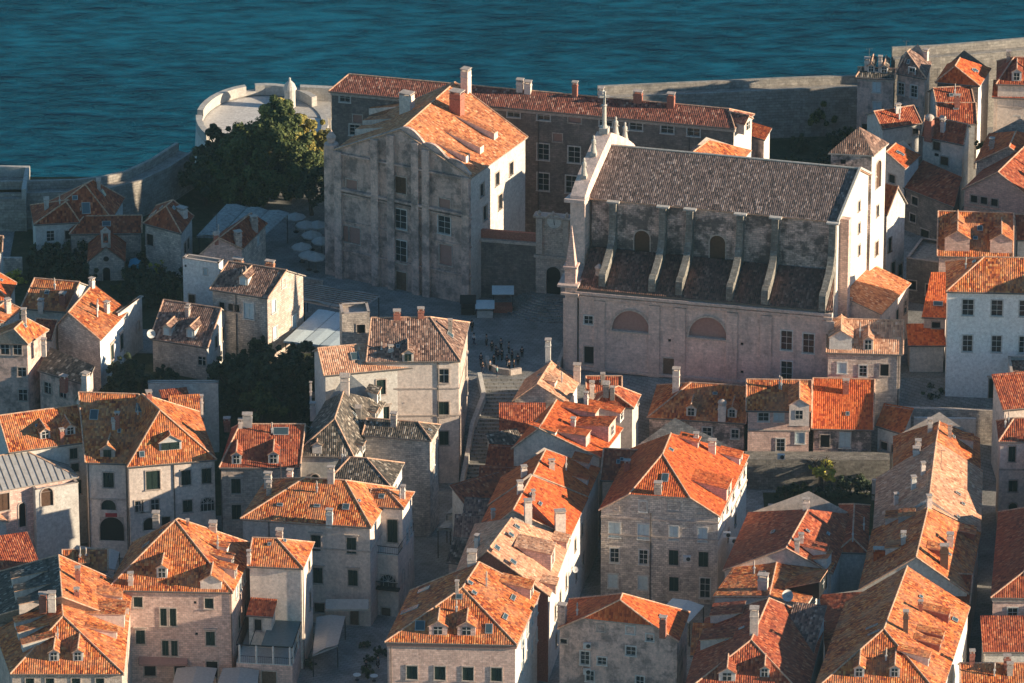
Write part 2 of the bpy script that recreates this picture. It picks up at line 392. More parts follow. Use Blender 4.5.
def H(label, A, B, C=None, depth=8, ze=12, ax='x', R1=None, R2=None, rise=None, g=(0, 0), D=None, roof='orange', wall='stone',
      wins=(), dorm=(), chim=(), sky=(), o=0.28, slope=28, jh=None, zhi=None, gutter=True, name='house', cat='house', group=HG, zb=None,
      cornice=None, ridge='mortar', pipes=(), roof_extra=None, bands=(), wallR=None, roofL=None, clutter=2):
    a = P(*A, ze); b = P(*B, ze); e = (b-a).normalized()
    nb = Vector((-e.y, e.x, 0))            # away from the camera
    if C is None: c = b+nb*depth
    else: c = P(*C, ze if (ax not in ('sb', 'sr') or zhi is None) else zhi)
    if D is None: d = a+(c-b)
    else: d = P(*D, ze if ax not in ('sb', 'sl') or zhi is None else zhi)
    if ax in ('sb',) and D is None: d = a+(c-b); d.z = c.z
    h = House(); h.label = label
    R1p, R2p = R1, R2
    mid = lambda p, q: (p+q)/2
    if ax == 'x' and (R1p or R2p):
        dr = (c-b).normalized(); RR = R1p if (R1p and not g[0]) or not R2p else R2p
        for k in range(8, 60):
            Lk = k*.5; m_ = (a+b)/2+dr*Lk/2; pz = onplane(*RR, m_, nb).z-ze; hd = abs((dr*Lk).dot(nb))/2
            if pz/hd < .60: break
        c = b+dr*Lk
        if D is None: d = a+(c-b)
        rise = max(pz, hd*.3)
    up = lambda p, z: Vector((p.x, p.y, z))
    faces = {}
    if ax in ('x', 'y'):
        if ax == 'x': span = abs((d-a).dot(nb)) if C is None or True else 0
        else: 
            ec = (c-b).normalized(); span = abs((b-a).cross(ec).length)
        if ax == 'x': span = ((d-a)-(d-a).dot(e)*e).length
        if rise is None: rise = span/2*math.tan(math.radians(slope))
        zr = ze+rise
        if ax == 'x':
            m0, m1 = mid(a, d), mid(b, c)
            if R1p is None: r1 = up(m0 if g[0] else m0+(m1-m0).normalized()*span/2, zr)
            elif g[0]: r1 = up(m0, zr)
            else: r1 = up(onplane(*R1p, m0, nb), zr)
            if R2p is None: r2 = up(m1 if g[1] else m1-(m1-m0).normalized()*span/2, zr)
            elif g[1]: r2 = up(m1, zr)
            else: r2 = up(onplane(*R2p, m0, nb), zr)
            fr_ = lambda r: max(.15, min(.85, (r-a).dot(nb)/max(span, .1)))
            if R1p is not None and not g[0] and g[1]: r2 = up(b.lerp(c, fr_(r1)), zr)
            if R2p is not None and not g[1] and g[0]: r1 = up(a.lerp(d, fr_(r2)), zr)
            faces['F'] = [a, b, r2, r1]; faces['K'] = [c, d, r1, r2]
            if not g[1]: faces['R'] = [b, c, r2]
            if not g[0]: faces['L'] = [d, a, r1]
        else:
            m0, m1 = mid(a, b), mid(d, c)
            nf = Vector((e.y, -e.x, 0))
            if g[0] and jh is None:
                if R1p: r1 = onplane(*R1p, a, nf); zr = r1.z; rise = zr-ze
                else: r1 = up(m0, zr)
            elif R1p: r1 = P(*R1p, zr)
            else: r1 = up(m0+(m1-m0).normalized()*span/2, zr)
            if R2p: r2 = P(*R2p, zr)
            elif g[1]: r2 = up(m1+(r1-up(m0, zr)) if g[0] else m1, zr); r2.z = zr
            else: r2 = up(m1-(m1-m0).normalized()*span/2, zr)
            if jh is not None:
                top0 = up(m0, zr); p1 = a.lerp(top0, jh); p2 = b.lerp(top0, jh)
                faces['F'] = [p1, p2, r1]; faces['R'] = [b, c, r2, r1, p2]; faces['L'] = [d, a, p1, r1, r2]
                h.jh = (p1, p2)
            else:
                if not g[0]: faces['F'] = [a, b, r1]
                faces['R'] = [b, c, r2, r1]; faces['L'] = [d, a, r1, r2]
            if not g[1]: faces['K'] = [c, d, r2]
    elif ax == 'flat':
        faces['F'] = [a, b, c, d]; r1 = r2 = None
    else:       # sheds: sb back high, sl left high, sr right high
        if ax == 'sb': c = up(c, zhi) if C is None else c; d = up(d, zhi)
        if ax == 'sl':
            a = P(*A, zhi); d = up(a+(c-b), zhi) if D is None else P(*D, zhi); c.z = ze
        faces['F'] = [a, b, c, d]; r1 = r2 = None
    # wall footprint
    cen = (a+b+c+d)/4
    def inset(p, q, r):     # p corner, q & r neighbours
        e1 = Vector((q.x-p.x, q.y-p.y, 0)).normalized(); e2 = Vector((r.x-p.x, r.y-p.y, 0)).normalized()
        w_ = Vector((p.x, p.y, 0))+(e1+e2)*o; return w_
    wq = [inset(a, b, d), inset(b, a, c), inset(c, b, d), inset(d, a, c)]
    gz = min(ground(p.x, p.y) for p in wq)-0.4 if zb is None else zb
    base = up(sum(wq, Vector((0,0,0)))/4, gz)
    T = thing(name, label, cat, base, group); h.T = T; h.faces = faces; h.wq = wq; h.ze = ze
    # ---- windows -> holes
    edges = {'F': (0, 1), 'R': (1, 2), 'K': (2, 3), 'L': (3, 0)}
    holes = {k: [] for k in edges}; todo = []
    for wd in wins:
        fc, xs, y, ww, hh_, st = wd
        i, j = edges[fc]; p0, p1 = wq[i], wq[j]; ee = (p1-p0).normalized(); nn = Vector((ee.y, -ee.x, 0)); L = (p1-p0).length
        if not isinstance(xs, (list, tuple)): xs = [xs]
        zc = onplane(xs[0], y, up(p0, 0), nn).z
        for x in xs:
            # level row: find u with px = x at height zc
            lo_, hi_ = 0.0, L
            f = lambda u: projx(p0+ee*u+Vector((0,0,zc)))-x
            fl, fh = f(0), f(L)
            if abs(fh-fl) < .5: u = L/2
            else: u = -fl/(fh-fl)*L
            if u-ww/2 < .1 or u+ww/2 > L-.1:
                if u < -1 or u > L+1: continue
                u = min(max(u, ww/2+.12), L-ww/2-.12)
            if zc+hh_/2 > ze-.12:
                zz = zc
            holes[fc].append((u-ww/2, u+ww/2, zc-hh_/2, zc+hh_/2)); todo.append((fc, u, zc, ww, hh_, st, ee, nn, p0))
    mb = MB(); tops = [a.z, b.z, c.z, d.z]
    zt = min(tops)+0.04
    if ax == 'flat': zt = ze+0.5
    placed = []
    for k, (i, j) in edges.items():
        ee = (wq[j]-wq[i]).normalized(); nn = Vector((ee.y, -ee.x, 0))
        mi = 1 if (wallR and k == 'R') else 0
        wall_panel(mb, wq[i], wq[j], gz, zt, holes[k], nn, mi)
        # upper part of the wall: gable or shed side
        if ax not in ('x', 'y', 'flat'):
            zi, zj = tops[i], tops[j]
            if max(zi, zj) > zt+.2: mb.face([up(wq[i], zt), up(wq[j], zt), up(wq[j], zj-.1), up(wq[i], zi-.1)], mi)
    th = 0.10
    def gable(i, j, r, mi=0):
        ee = (wq[j]-wq[i]); t = ((r.x-wq[i].x)*ee.x+(r.y-wq[i].y)*ee.y)/ee.length_squared
        q = wq[i]+ee*t
        mb.face([up(wq[i], zt), up(wq[j], zt), up(q, r.z-th)], mi)
    if ax == 'x':
        if g[0]: gable(3, 0, r1)
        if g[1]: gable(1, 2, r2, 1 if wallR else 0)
    if ax == 'y':
        if jh is not None:
            p1, p2 = h.jh; ee = wq[1]-wq[0]
            def prj(p): return wq[0]+ee*(((p.x-wq[0].x)*ee.x+(p.y-wq[0].y)*ee.y)/ee.length_squared)
            mb.face([up(wq[0], zt), up(wq[1], zt), up(prj(p2), p2.z-th), up(prj(p1), p1.z-th)])
        elif g[0]: gable(0, 1, r1)
        if g[1]: gable(2, 3, r2)
    for bz in bands:       # string courses
        for k in ('F', 'R'):
            i, j = edges[k]; ee = (wq[j]-wq[i]).normalized(); nn = Vector((ee.y, -ee.x, 0))
            mb.prism([up(wq[i], bz)-ee*.05, up(wq[j], bz)+ee*.05, up(wq[j], bz)+ee*.05+nn*.12, up(wq[i], bz)-ee*.05+nn*.12], 0.2, 2 if wallR else 1)
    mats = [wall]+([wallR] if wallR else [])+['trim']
    mb.build('wall', mats, T)
    for (fc, u, zc, ww, hh_, st, ee, nn, p0) in todo:
        ok = True
        put_window(T, st, up(p0+ee*u, zc)+nn*0.0, ee, ww, hh_)
        zs_ = zc
    # ---- roof
    rb = MB(); off = random.uniform(0, 50)
    def slab(pts, mi=0, t=0.16):
        nonlocal_ = 0
        n = (pts[1]-pts[0]).cross(pts[2]-pts[0]); n.normalize()
        if n.z < 0: n = -n
        e_ = Vector((pts[1].x-pts[0].x, pts[1].y-pts[0].y, 0)).normalized(); s_ = n.cross(e_)
        if s_.z < 0: s_ = -s_
        if ax == 'sl': 
            s_ = (pts[0]-pts[1]).normalized(); e_ = s_.cross(n)
        uv = [((p-pts[0]).dot(e_)+off, (p-pts[0]).dot(s_)+off) for p in pts]
        dn = Vector((0,0,-t))
        for i in range(1, len(pts)-1):
            rb.face([pts[0], pts[i], pts[i+1]], mi, [uv[0], uv[i], uv[i+1]]); rb.face([pts[0]+dn, pts[i+1]+dn, pts[i]+dn], 1)
        if roof == 'metal' and len(pts) > 3 or (roof == 'metal' and mi == 0):
            us = [(p-pts[0]).dot(e_) for p in pts]; vs = [(p-pts[0]).dot(s_) for p in pts]; u = min(us)+.4
            while u < max(us):
                ys = []
                for i in range(len(pts)):
                    j = (i+1) % len(pts)
                    if (us[i]-u)*(us[j]-u) < 0: ys.append(vs[i]+(vs[j]-vs[i])*(u-us[i])/(us[j]-us[i]))
                if len(ys) >= 2: rb.bar(pts[0]+e_*u+s_*min(ys)+n*.05, pts[0]+e_*u+s_*max(ys)+n*.05, .055, 1, 4)
                u += .85
        for i in range(len(pts)):
            p, q = pts[i], pts[(i+1) % len(pts)]; rb.face([p, q, q+dn, p+dn], 1)
    if ax == 'flat':
        rb.face([up(q, ze) for q in wq], 0); 
        pb = MB()
        for k, (i, j) in edges.items():
            ee = (wq[j]-wq[i]).normalized(); nn = Vector((ee.y, -ee.x, 0))
            rb.prism([up(wq[i], ze+.5)-ee*.06+nn*.06, up(wq[j], ze+.5)+ee*.06+nn*.06, up(wq[j], ze+.5)-nn*.3, up(wq[i], ze+.5)-nn*.3], 0.09, 1)
        h.roof = rb.build('roof', [roof, 'trim'], T)
    else:
        for k, pts in faces.items(): slab(pts, 2 if (roofL and k == 'L') else 0)
        h.roof = rb.build('roof', [roof, 'mortar_dark']+([roofL] if roofL else []), T)
        if r1 is not None:
            cb = MB(); lines = [(r1, r2)]
            if ax == 'x':
                if 'R' in faces: lines += [(b, r2), (c, r2)]
                if 'L' in faces: lines += [(a, r1), (d, r1)]
                if g[1]: lines += [(b, r2)]
                if g[0]: lines += [(a, r1)]
            else:
                if jh is not None: lines += [(h.jh[0], r1), (h.jh[1], r1), (a, h.jh[0]), (b, h.jh[1])]
                elif 'F' in faces: lines += [(a, r1), (b, r1)]
                else: lines += [(a, r1), (b, r1)]
                if 'K' in faces: lines += [(c, r2), (d, r2)]
            for p, q in lines: cb.bar(p+Vector((0,0,.02)), q+Vector((0,0,.02)), 0.105, 0, 6)
            c_ = cb.build('ridge_tiles', [ridge], h.roof, loc=h.roof['_o'])
            c_.location = (0,0,0)
    if gutter and ax in ('x', 'y', 'sb') and not (ax == 'y' and (g[0] or jh)):
        gb = MB(); gb.bar(a-Vector((0,0,.12))+Vector((e.y,-e.x,0))*.05, b-Vector((0,0,.12))+Vector((e.y,-e.x,0))*.05, .08, 0, 6)
        gb.build('gutter', ['gutter'], T)
    for px in pipes:
        i, j = 0, 1; ee = (wq[1]-wq[0]).normalized(); nn = Vector((ee.y, -ee.x, 0))
        f0 = projx(up(wq[0], ze)); f1 = projx(up(wq[1], ze)); u = (px-f0)/(f1-f0)
        q = wq[0].lerp(wq[1], u)+nn*.09
        pb = MB(); pb.bar(up(q, gz+.3), up(q, ze-.1), .07, 0, 6); pb.build('downpipe', ['gutter'], T)
    if cornice:
        kb = MB()
        for k in ('F', 'R'):
            i, j = edges[k]; ee = (wq[j]-wq[i]).normalized(); nn = Vector((ee.y, -ee.x, 0))
            q0 = up(wq[i], ze-.62)-ee*.1; q1 = up(wq[j], ze-.62)+ee*.1
            kb.prism([q0, q1, q1+nn*.2, q0+nn*.2], 0.36, 0)
        kb.build('cornice', [cornice], T)
    h.fplane = {}
    for k, pts in faces.items():
        n = (pts[1]-pts[0]).cross(pts[2]-pts[0]).normalized()
        if n.z < 0: n = -n
        h.fplane[k] = (pts[0], n, Vector((pts[1].x-pts[0].x, pts[1].y-pts[0].y, 0)).normalized())
    for dd in dorm: dormer(h, *dd, roof=(roofL if roofL and dd[0] == 'L' else roof))
    for cc in chim: chimney(h, *cc)
    for ss in sky: skylight(h, *ss)
    if group == HG and ax in ('x', 'y') and clutter:
        rr = random.Random(len(label)*7+int(A[0]))
        for k in range(clutter):
            fc = rr.choice([f for f in faces if f in ('F', 'R', 'L')]); pts = faces[fc]
            if (pts[1]-pts[0]).length < 4: continue
            lo = pts[0].lerp(pts[1], rr.uniform(.25, .75)); hi = (pts[-1]+pts[2])/2; q = lo.lerp(hi, rr.uniform(.3, .8))
            x_, y_ = proj(q)
            kind = rr.random()
            if kind < .3: chimney(h, fc, x_, y_, rr.uniform(.4, .8), rr.uniform(.4, .7), rr.uniform(.8, 1.6), rr.choice(['mortar_dark', 'brick', 'grey', 'trim', 'stone']), rr.choice(['flat', 'gable', 'flat']))
            elif kind < .75: skylight(h, fc, x_, y_, rr.uniform(.4, .8), rr.uniform(.4, .9))
            else: chimney(h, fc, x_, y_, .18, .18, rr.uniform(.7, 1.3), 'grey', 'cowl')
    return h
def projx(p):
    v = p-CAM; dpt = v.dot(Vector((0, math.cos(TH), -math.sin(TH))))
    return 512+v.x/dpt*FPX
def proj(p):
    v = p-CAM; f = Vector((0, math.cos(TH), -math.sin(TH))); u_ = Vector((0, math.sin(TH), math.cos(TH)))
    dpt = v.dot(f); return 512+v.x/dpt*FPX, 341.5-v.dot(u_)/dpt*FPX
def dormer(h, fc, px, py, w_=1.4, hh_=1.2, kind='gable', wm='plaster', st='open', ww=None, roof='orange'):
    if fc not in h.fplane: return
    p0, n, ee = h.fplane[fc]; p = onplane(px, py, p0, n); T = h.T
    nn = Vector((n.x, n.y, 0)).normalized(); tt = Vector((-nn.y, nn.x, 0))
    ts = math.hypot(n.x, n.y)/n.z
    front = p+nn*0.0
    mb = MB(); hw = w_/2; up = Vector((0,0,1))
    D = thing_part('dormer', T, p)
    if kind == 'gable':
        hr = hw*0.62; ts = max(ts, .3); L = min((hh_+hr)/ts+.3, 5.5)
        Lw = (hh_)/ts+.2
        f = [front-tt*hw-up*.3, front+tt*hw-up*.3, front+tt*hw+up*hh_, front+up*(hh_+hr), front-tt*hw+up*hh_]
        mb.face(f); 
        mb.face([f[0], f[4], f[4]-nn*Lw, f[0]-nn*Lw]); mb.face([f[1], f[2], f[2]-nn*Lw, f[1]-nn*Lw])
        rb = MB(); ov = .16
        for s_ in (-1, 1):
            ea = front+tt*s_*(hw+ov)+up*(hh_-ov*.62)+nn*.2; ra = front+up*(hh_+hr+.03)+nn*.2
            eb = ea-nn*(L+.2); rb_ = ra-nn*(L+.2)
            quad_tile(rb, [ea, eb, rb_, ra] if s_ > 0 else [eb, ea, ra, rb_])
            quad_tile(rb, [q-up*.1 for q in [ea, eb, rb_, ra]]); rb.face([ea, ra, ra-up*.1, ea-up*.1], 1)
            rb.face([ea, eb, eb-up*.1, ea-up*.1], 1)
        rb.bar(front+up*(hh_+hr+.05)+nn*.2, front+up*(hh_+hr+.05)-nn*(L), .1, 1, 6)
    else:       # shed
        s2 = math.tan(math.radians(10)); L = min(hh_/max(ts-s2, .12), 4.6); s2 = ts-hh_/L
        f = [front-tt*hw-up*.3, front+tt*hw-up*.3, front+tt*hw+up*hh_, front-tt*hw+up*hh_]
        mb.face(f)
        bk = up*(s2*L)-nn*L
        for s_, i0, i1 in ((-1, 0, 3), (1, 1, 2)):
            mb.face([f[i0], f[i1], f[i1]+bk, f[i0]-nn*.0+bk*0-nn*.01])
        rb = MB(); ov = .14
        q = [f[3]-tt*ov+nn*ov, f[2]+tt*ov+nn*ov, f[2]+tt*ov+bk*1.03, f[3]-tt*ov+bk*1.03]
        q = [k+up*.06 for k in q]
        quad_tile(rb, q)
        for i in range(4):
            a_, b_ = q[i], q[(i+1) % 4]; rb.face([a_, b_, b_-up*.12, a_-up*.12], 1)
        rb.face([k-up*.12 for k in q], 1)
    wo = mb.build('dormer_wall', [wm], D, loc=D['_o']); wo.location = (0,0,0)
    ro = rb.build('dormer_roof', [roof, 'mortar'], D, loc=D['_o']); ro.location = (0,0,0)
    if st:
        ww = ww or min(w_*.62, 1.0); wh = min(hh_*.8, 1.3)
        fm, pm = window_meshes('open' if st == 'open' else st, ww, wh)
        o = bpy.data.objects.new('window', pm); COL.objects.link(o); o.parent = D
        q = front+nn*.17+up*(hh_*.47); o.location = q-Vector(D['_o']); o.rotation_euler.z = math.atan2(tt.y, tt.x)
def thing_part(name, T, p):
    o = bpy.data.objects.new(name, None); COL.objects.link(o); o.parent = T; o.location = p-Vector(T['_o']); o['_o'] = tuple(p); return o
def quad_tile(mb, pts, mi=0):
    e_ = (pts[1]-pts[0]); e_.z = 0; 
    n = (pts[1]-pts[0]).cross(pts[2]-pts[0]).normalized()
    if n.z < 0: n = -n
    e_ = Vector((-n.y, n.x, 0)); e_ = e_.normalized() if e_.length > 1e-4 else Vector((1,0,0)); s_ = n.cross(e_)
    mb.face(pts, mi, [(p.dot(e_), p.dot(s_)) for p in pts])
def chimney(h, fc, px, py, w_=0.7, d_=0.7, hh_=1.6, mat='plaster', cap='flat'):
    if fc not in h.fplane: fc = 'F' if 'F' in h.fplane else list(h.fplane)[0]
    mat = {'white': 'plaster'}.get(mat, mat); p0, n, ee = h.fplane[fc]; p = onplane(px, py, p0, n); T = h.T
    ex = (h.wq[1]-h.wq[0]).normalized()
    mb = MB(); mb.box(p-Vector((0,0,.6)), w_, d_, hh_+.6, 0, ex=ex); mb.box(p+Vector((0,0,hh_*.72)), w_+.12, d_+.12, .1, 0, ex=ex)
    c = mb.build('chimney', [mat], T, loc=p)
    cb = MB(); ey = Vector((-ex.y, ex.x, 0)); zt = p+Vector((0,0,hh_))
    if cap == 'flat':
        for sx in (-1, 1):
            for sy in (-1, 1): cb.box(zt+ex*sx*(w_/2-.1)+ey*sy*(d_/2-.1), .14, .14, .28, 0, ex=ex)
        cb.box(zt+Vector((0,0,.28)), w_+.16, d_+.16, .1, 0, ex=ex)
    elif cap == 'gable':
        q = [zt-ex*(w_/2+.1)-ey*(d_/2+.1), zt+ex*(w_/2+.1)-ey*(d_/2+.1), zt+ex*(w_/2+.1)+ey*(d_/2+.1), zt-ex*(w_/2+.1)+ey*(d_/2+.1)]
        cb.prism(q, .07, 0); up = Vector((0,0,.45)); m0, m1 = (q[0]+q[3])/2+up, (q[1]+q[2])/2+up
        for f in ([q[0], q[1], m1, m0], [q[2], q[3], m0, m1], [q[1], q[2], m1], [q[3], q[0], m0]): cb.face([k+Vector((0,0,.07)) for k in f], 0)
    else:
        cb.lathe(zt, [(w_*.42, 0), (w_*.42, .3), (w_*.62, .34), (w_*.55, .6), (w_*.3, .8), (0.001, .88)], 12)
    k = cb.build('chimney_cap', ['whitetrim' if mat in ('white', 'whitetrim') else 'trim'], c, loc=p); k.location = (0,0,0)
def skylight(h, fc, px, py, w_=0.8, l_=1.1, tilt=0.0):
    if fc not in h.fplane: return
    p0, n, ee = h.fplane[fc]; p = onplane(px, py, p0, n); T = h.T
    e_ = Vector((-n.y, n.x, 0)).normalized(); s_ = n.cross(e_)
    mb = MB(); q = [p+e_*a*w_/2+s_*b_*l_/2+n*.03 for a, b_ in ((-1,-1),(1,-1),(1,1),(-1,1))]
    mb.prism(q, n*.1, 0)
    m2 = MB(); m2.face([p+e_*a*(w_/2-.08)+s_*b_*(l_/2-.08)+n*.135 for a, b_ in ((-1,-1),(1,-1),(1,1),(-1,1))])
    o = mb.build('skylight', ['metal'], T, loc=p)
    k = m2.build('pane', ['skyglass'], o, loc=p); k.location = (0,0,0)
# ================================================================ GROUND, SEA
def sea():
    m, nt, b = newmat('water', 0.16); b.inputs['Specular IOR Level'].default_value = 0.4; b.inputs['Specular Tint'].default_value = (0.12, 0.75, 1.0, 1)
    geo = N(nt, 'ShaderNodeNewGeometry').outputs['Position']
    mp = N(nt, 'ShaderNodeMapping'); nt.links.new(geo, mp.inputs[0]); mp.inputs['Scale'].default_value = (0.15, 0.44, 0.1); mp.inputs['Rotation'].default_value = (0, 0, math.radians(-12))
    n1 = noise(nt, mp.outputs[0], 1.0, 5, 0.55)
    mp2 = N(nt, 'ShaderNodeMapping'); nt.links.new(geo, mp2.inputs[0]); mp2.inputs['Scale'].default_value = (0.02, 0.045, 0.1); mp2.inputs['Rotation'].default_value = (0, 0, math.radians(-20))
    n2 = noise(nt, mp2.outputs[0], 1.0, 3, 0.5)
    mp3 = N(nt, 'ShaderNodeMapping'); nt.links.new(geo, mp3.inputs[0]); mp3.inputs['Scale'].default_value = (0.35, 0.7, 0.1); mp3.inputs['Rotation'].default_value = (0, 0, math.radians(10))
    n3 = noise(nt, mp3.outputs[0], 1.0, 4, 0.6)
    col = mix(nt, ramp(nt, math_(nt, 'ADD', math_(nt, 'MULTIPLY', n2, 0.35), math_(nt, 'MULTIPLY', n1, 0.65)), [(0.41, 0.0), (0.50, 0.30), (0.64, 1.0)]), (0.0005, 0.009, 0.024), (0.006, 0.105, 0.165))  # light and dark wave streaks painted into the water colour, following the swell
    nt.links.new(col, b.inputs['Base Color'])
    h = math_(nt, 'ADD', math_(nt, 'MULTIPLY', n1, 1.0), math_(nt, 'MULTIPLY', n3, 0.34))
    bp = N(nt, 'ShaderNodeBump'); bp.inputs['Strength'].default_value = 1.0; bp.inputs['Distance'].default_value = 3.0
    nt.links.new(h, bp.inputs['Height']); nt.nodes.remove(b)
    df = N(nt, 'ShaderNodeBsdfDiffuse'); nt.links.new(col, df.inputs[0])
    gl = N(nt, 'ShaderNodeBsdfGlossy'); gl.inputs['Color'].default_value = (0.05, 0.46, 0.84, 1); gl.inputs['Roughness'].default_value = 0.12; nt.links.new(bp.outputs[0], gl.inputs['Normal'])
    fr = N(nt, 'ShaderNodeFresnel'); fr.inputs[0].default_value = 1.33; nt.links.new(bp.outputs[0], fr.inputs['Normal'])
    mx = N(nt, 'ShaderNodeMixShader'); nt.links.new(fr.outputs[0], mx.inputs[0]); nt.links.new(df.outputs[0], mx.inputs[1]); nt.links.new(gl.outputs[0], mx.inputs[2])
    nt.links.new(mx.outputs[0], nt.nodes['Material Output'].inputs[0])
    mb = MB(); mb.face([(-9000,-300,-10),(9000,-300,-10),(9000,14000,-10),(-9000,14000,-10)])
    struct(mb.build('sea', ['water']))
sea()
def paving():
    m, nt, b = newmat('paving', 0.75)
    geo = N(nt, 'ShaderNodeNewGeometry').outputs['Position']
    br = N(nt, 'ShaderNodeTexBrick'); mp = N(nt, 'ShaderNodeMapping'); nt.links.new(geo, mp.inputs[0]); mp.inputs['Rotation'].default_value = (0,0,0.35)
    nt.links.new(mp.outputs[0], br.inputs['Vector']); br.inputs['Scale'].default_value = 1; br.inputs['Brick Width'].default_value = 0.9; br.inputs['Row Height'].default_value = 0.45; br.inputs['Mortar Size'].default_value = .03
    br.inputs['Color1'].default_value = (0.33,0.32,0.30,1); br.inputs['Color2'].default_value = (0.27,0.26,0.25,1); br.inputs['Mortar'].default_value = (0.16,0.15,0.14,1)
    n = noise(nt, geo, 0.3, 5, 0.7)
    nt.links.new(mix(nt, 1.0, br.outputs['Color'], ramp(nt, n, [(0.3, 0.55), (0.7, 1.2)]), 'MULTIPLY'), b.inputs['Base Color'])
    m, nt, b = newmat('soil', 0.95)
    geo = N(nt, 'ShaderNodeNewGeometry').outputs['Position']
    n = noise(nt, geo, 0.8, 6, 0.75)
    nt.links.new(ramp(nt, n, [(0.3, (0.02,0.03,0.015)), (0.55, (0.05,0.06,0.03)), (0.8, (0.16,0.14,0.10))]), b.inputs['Base Color'])
    bp = N(nt, 'ShaderNodeBump'); bp.inputs['Distance'].default_value = .4; nt.links.new(n, bp.inputs['Height']); nt.links.new(bp.outputs[0], b.inputs['Normal'])
paving()
WALLPX = [(-60,198),(38,196),(78,195),(112,191),(140,184),(168,171),(194,154)]
ZW = 13.0
coast = [P(x, y, ZW) for x, y in WALLPX]+[P(200,120,ZW), P(330,112,ZW), P(420,112,ZW), P(610,101,ZW), P(860,90,ZW), P(1100,68,ZW)]
def terrain():
    mb = MB(); xs = [i*6.0-240 for i in range(81)]
    def yc(x):
        for p, q in zip(coast[:-1], coast[1:]):
            if p.x <= x <= q.x: return p.y+(q.y-p.y)*(x-p.x)/max(q.x-p.x, 1e-3)
        return coast[0].y if x < coast[0].x else coast[-1].y
    ys = [-260, -160, -100, -70, -55, -47.0]+[-47+17*i/8 for i in range(1, 9)]+[-20, 0, 15]
    for i in range(80):
        a, c = xs[i], xs[i+1]
        for j in range(len(ys)-1):
            q = [(a, ys[j]), (c, ys[j]), (c, ys[j+1]), (a, ys[j+1])]
            mb.face([(x, y, ground(x, y)-0.3 if False else ground(x, y)) for x, y in q])
        ea, ec = yc(a)+1.0, yc(c)+1.0
        mb.face([(a, 15, 8), (c, 15, 8), (c, ec, 8), (a, ea, 8)]); mb.face([(a, ea, 8), (c, ec, 8), (c, ec+6, -11), (a, ea+6, -11)])
    struct(mb.build('ground', ['paving']))
terrain()
def patch(name, pts, z, mat, t=.01):
    mb = MB(); mb.face([P(x, y, z) for x, y in pts]); return struct(mb.build(name, [mat]))
def drape(name, x0, x1, y0, y1, mat, dz=0.06):
    mb = MB(); nx = max(1, int((x1-x0)/3)); ys = [y0]+[q for q in [-47+17*i/8 for i in range(9)] if y0 < q < y1]+[y1]
    for i in range(nx):
        a, c = x0+(x1-x0)*i/nx, x0+(x1-x0)*(i+1)/nx
        for j in range(len(ys)-1):
            mb.face([(x, y, ground(x, y)+dz) for x, y in ((a, ys[j]), (c, ys[j]), (c, ys[j+1]), (a, ys[j+1]))])
    return struct(mb.build(name, [mat]))
drape('garden_soil', -62, -27, -56, -22, 'soil')
drape('garden_soil', -70, -38, -14, 40, 'soil', .07)
drape('garden_soil', 33, 52, -62, -49, 'soil', .08)
drape('garden_soil', 34, 52, 16, 62, 'soil', .09)
# ---------------------------------------------------------------- stairs
def stairs():
    st = MB(); n = 30
    prof = [(-49.0, 461, 497), (-44, 467, 500), (-39, 472, 512), (-34, 484, 538), (-29.5, 478, 548)]
    def ex(y, k):
        for p, q in zip(prof[:-1], prof[1:]):
            if p[0] <= y <= q[0]: return p[k]+(q[k]-p[k])*(y-p[0])/(q[0]-p[0])
        return prof[0][k] if y < prof[0][0] else prof[-1][k]
    left = []
    for i in range(n):
        y0 = -48.2+18.2*i/n; y1 = -48.2+18.2*(i+1)/n; z = 8*(i+1)/n+.12
        def X(px, y, z): 
            # world x for pixel column at (y,z)
            d = (Vector((0, y, z))-CAM).dot(Vector((0, math.cos(TH), -math.sin(TH)))); return (px-512)/FPX*d
        xl, xr = X(ex(y0, 1), y0, z), X(ex(y0, 2), y0, z)
        st.prism([(xl, y0, z-1.6), (xr, y0, z-1.6), (xr, y1+.02, z-1.6), (xl, y1+.02, z-1.6)], 1.6); left.append(Vector((xl, y0, z)))
    struct(st.build('stairs', ['paving']))
    mb = MB()
    for p, q in zip(left[:-1], left[1:]):
        d = Vector((q.x-p.x, q.y-p.y, 0)).normalized(); nn = Vector((-d.y, d.x, 0))*.28
        mb.prism([p+nn+Vector((0,0,-2.5)), p-nn+Vector((0,0,-2.5)), q-nn+Vector((0,0,-2.5)), q+nn+Vector((0,0,-2.5))], 2.5, 0,
                 [p+nn+Vector((0,0,1.0)), p-nn+Vector((0,0,1.0)), q-nn+Vector((0,0,1.0)), q+nn+Vector((0,0,1.0))])
    tag(mb.build('balustrade', ['whitestone']), 'curving pale stone parapet wall down the left side of the stairs', 'parapet')
    mb = MB(); pts = [P(x, y, 8) for x, y in ((487,361),(489,368),(497,373),(510,375),(521,373))]
    for p, q in zip(pts[:-1], pts[1:]):
        d = (q-p).normalized(); nn = Vector((-d.y, d.x, 0))*.22; mb.prism([p+nn, p-nn, q-nn, q+nn], .8)
    tag(mb.build('parapet', ['trim']), 'low curved stone parapet at the top of the stairs in front of the crowd', 'parapet')
stairs()
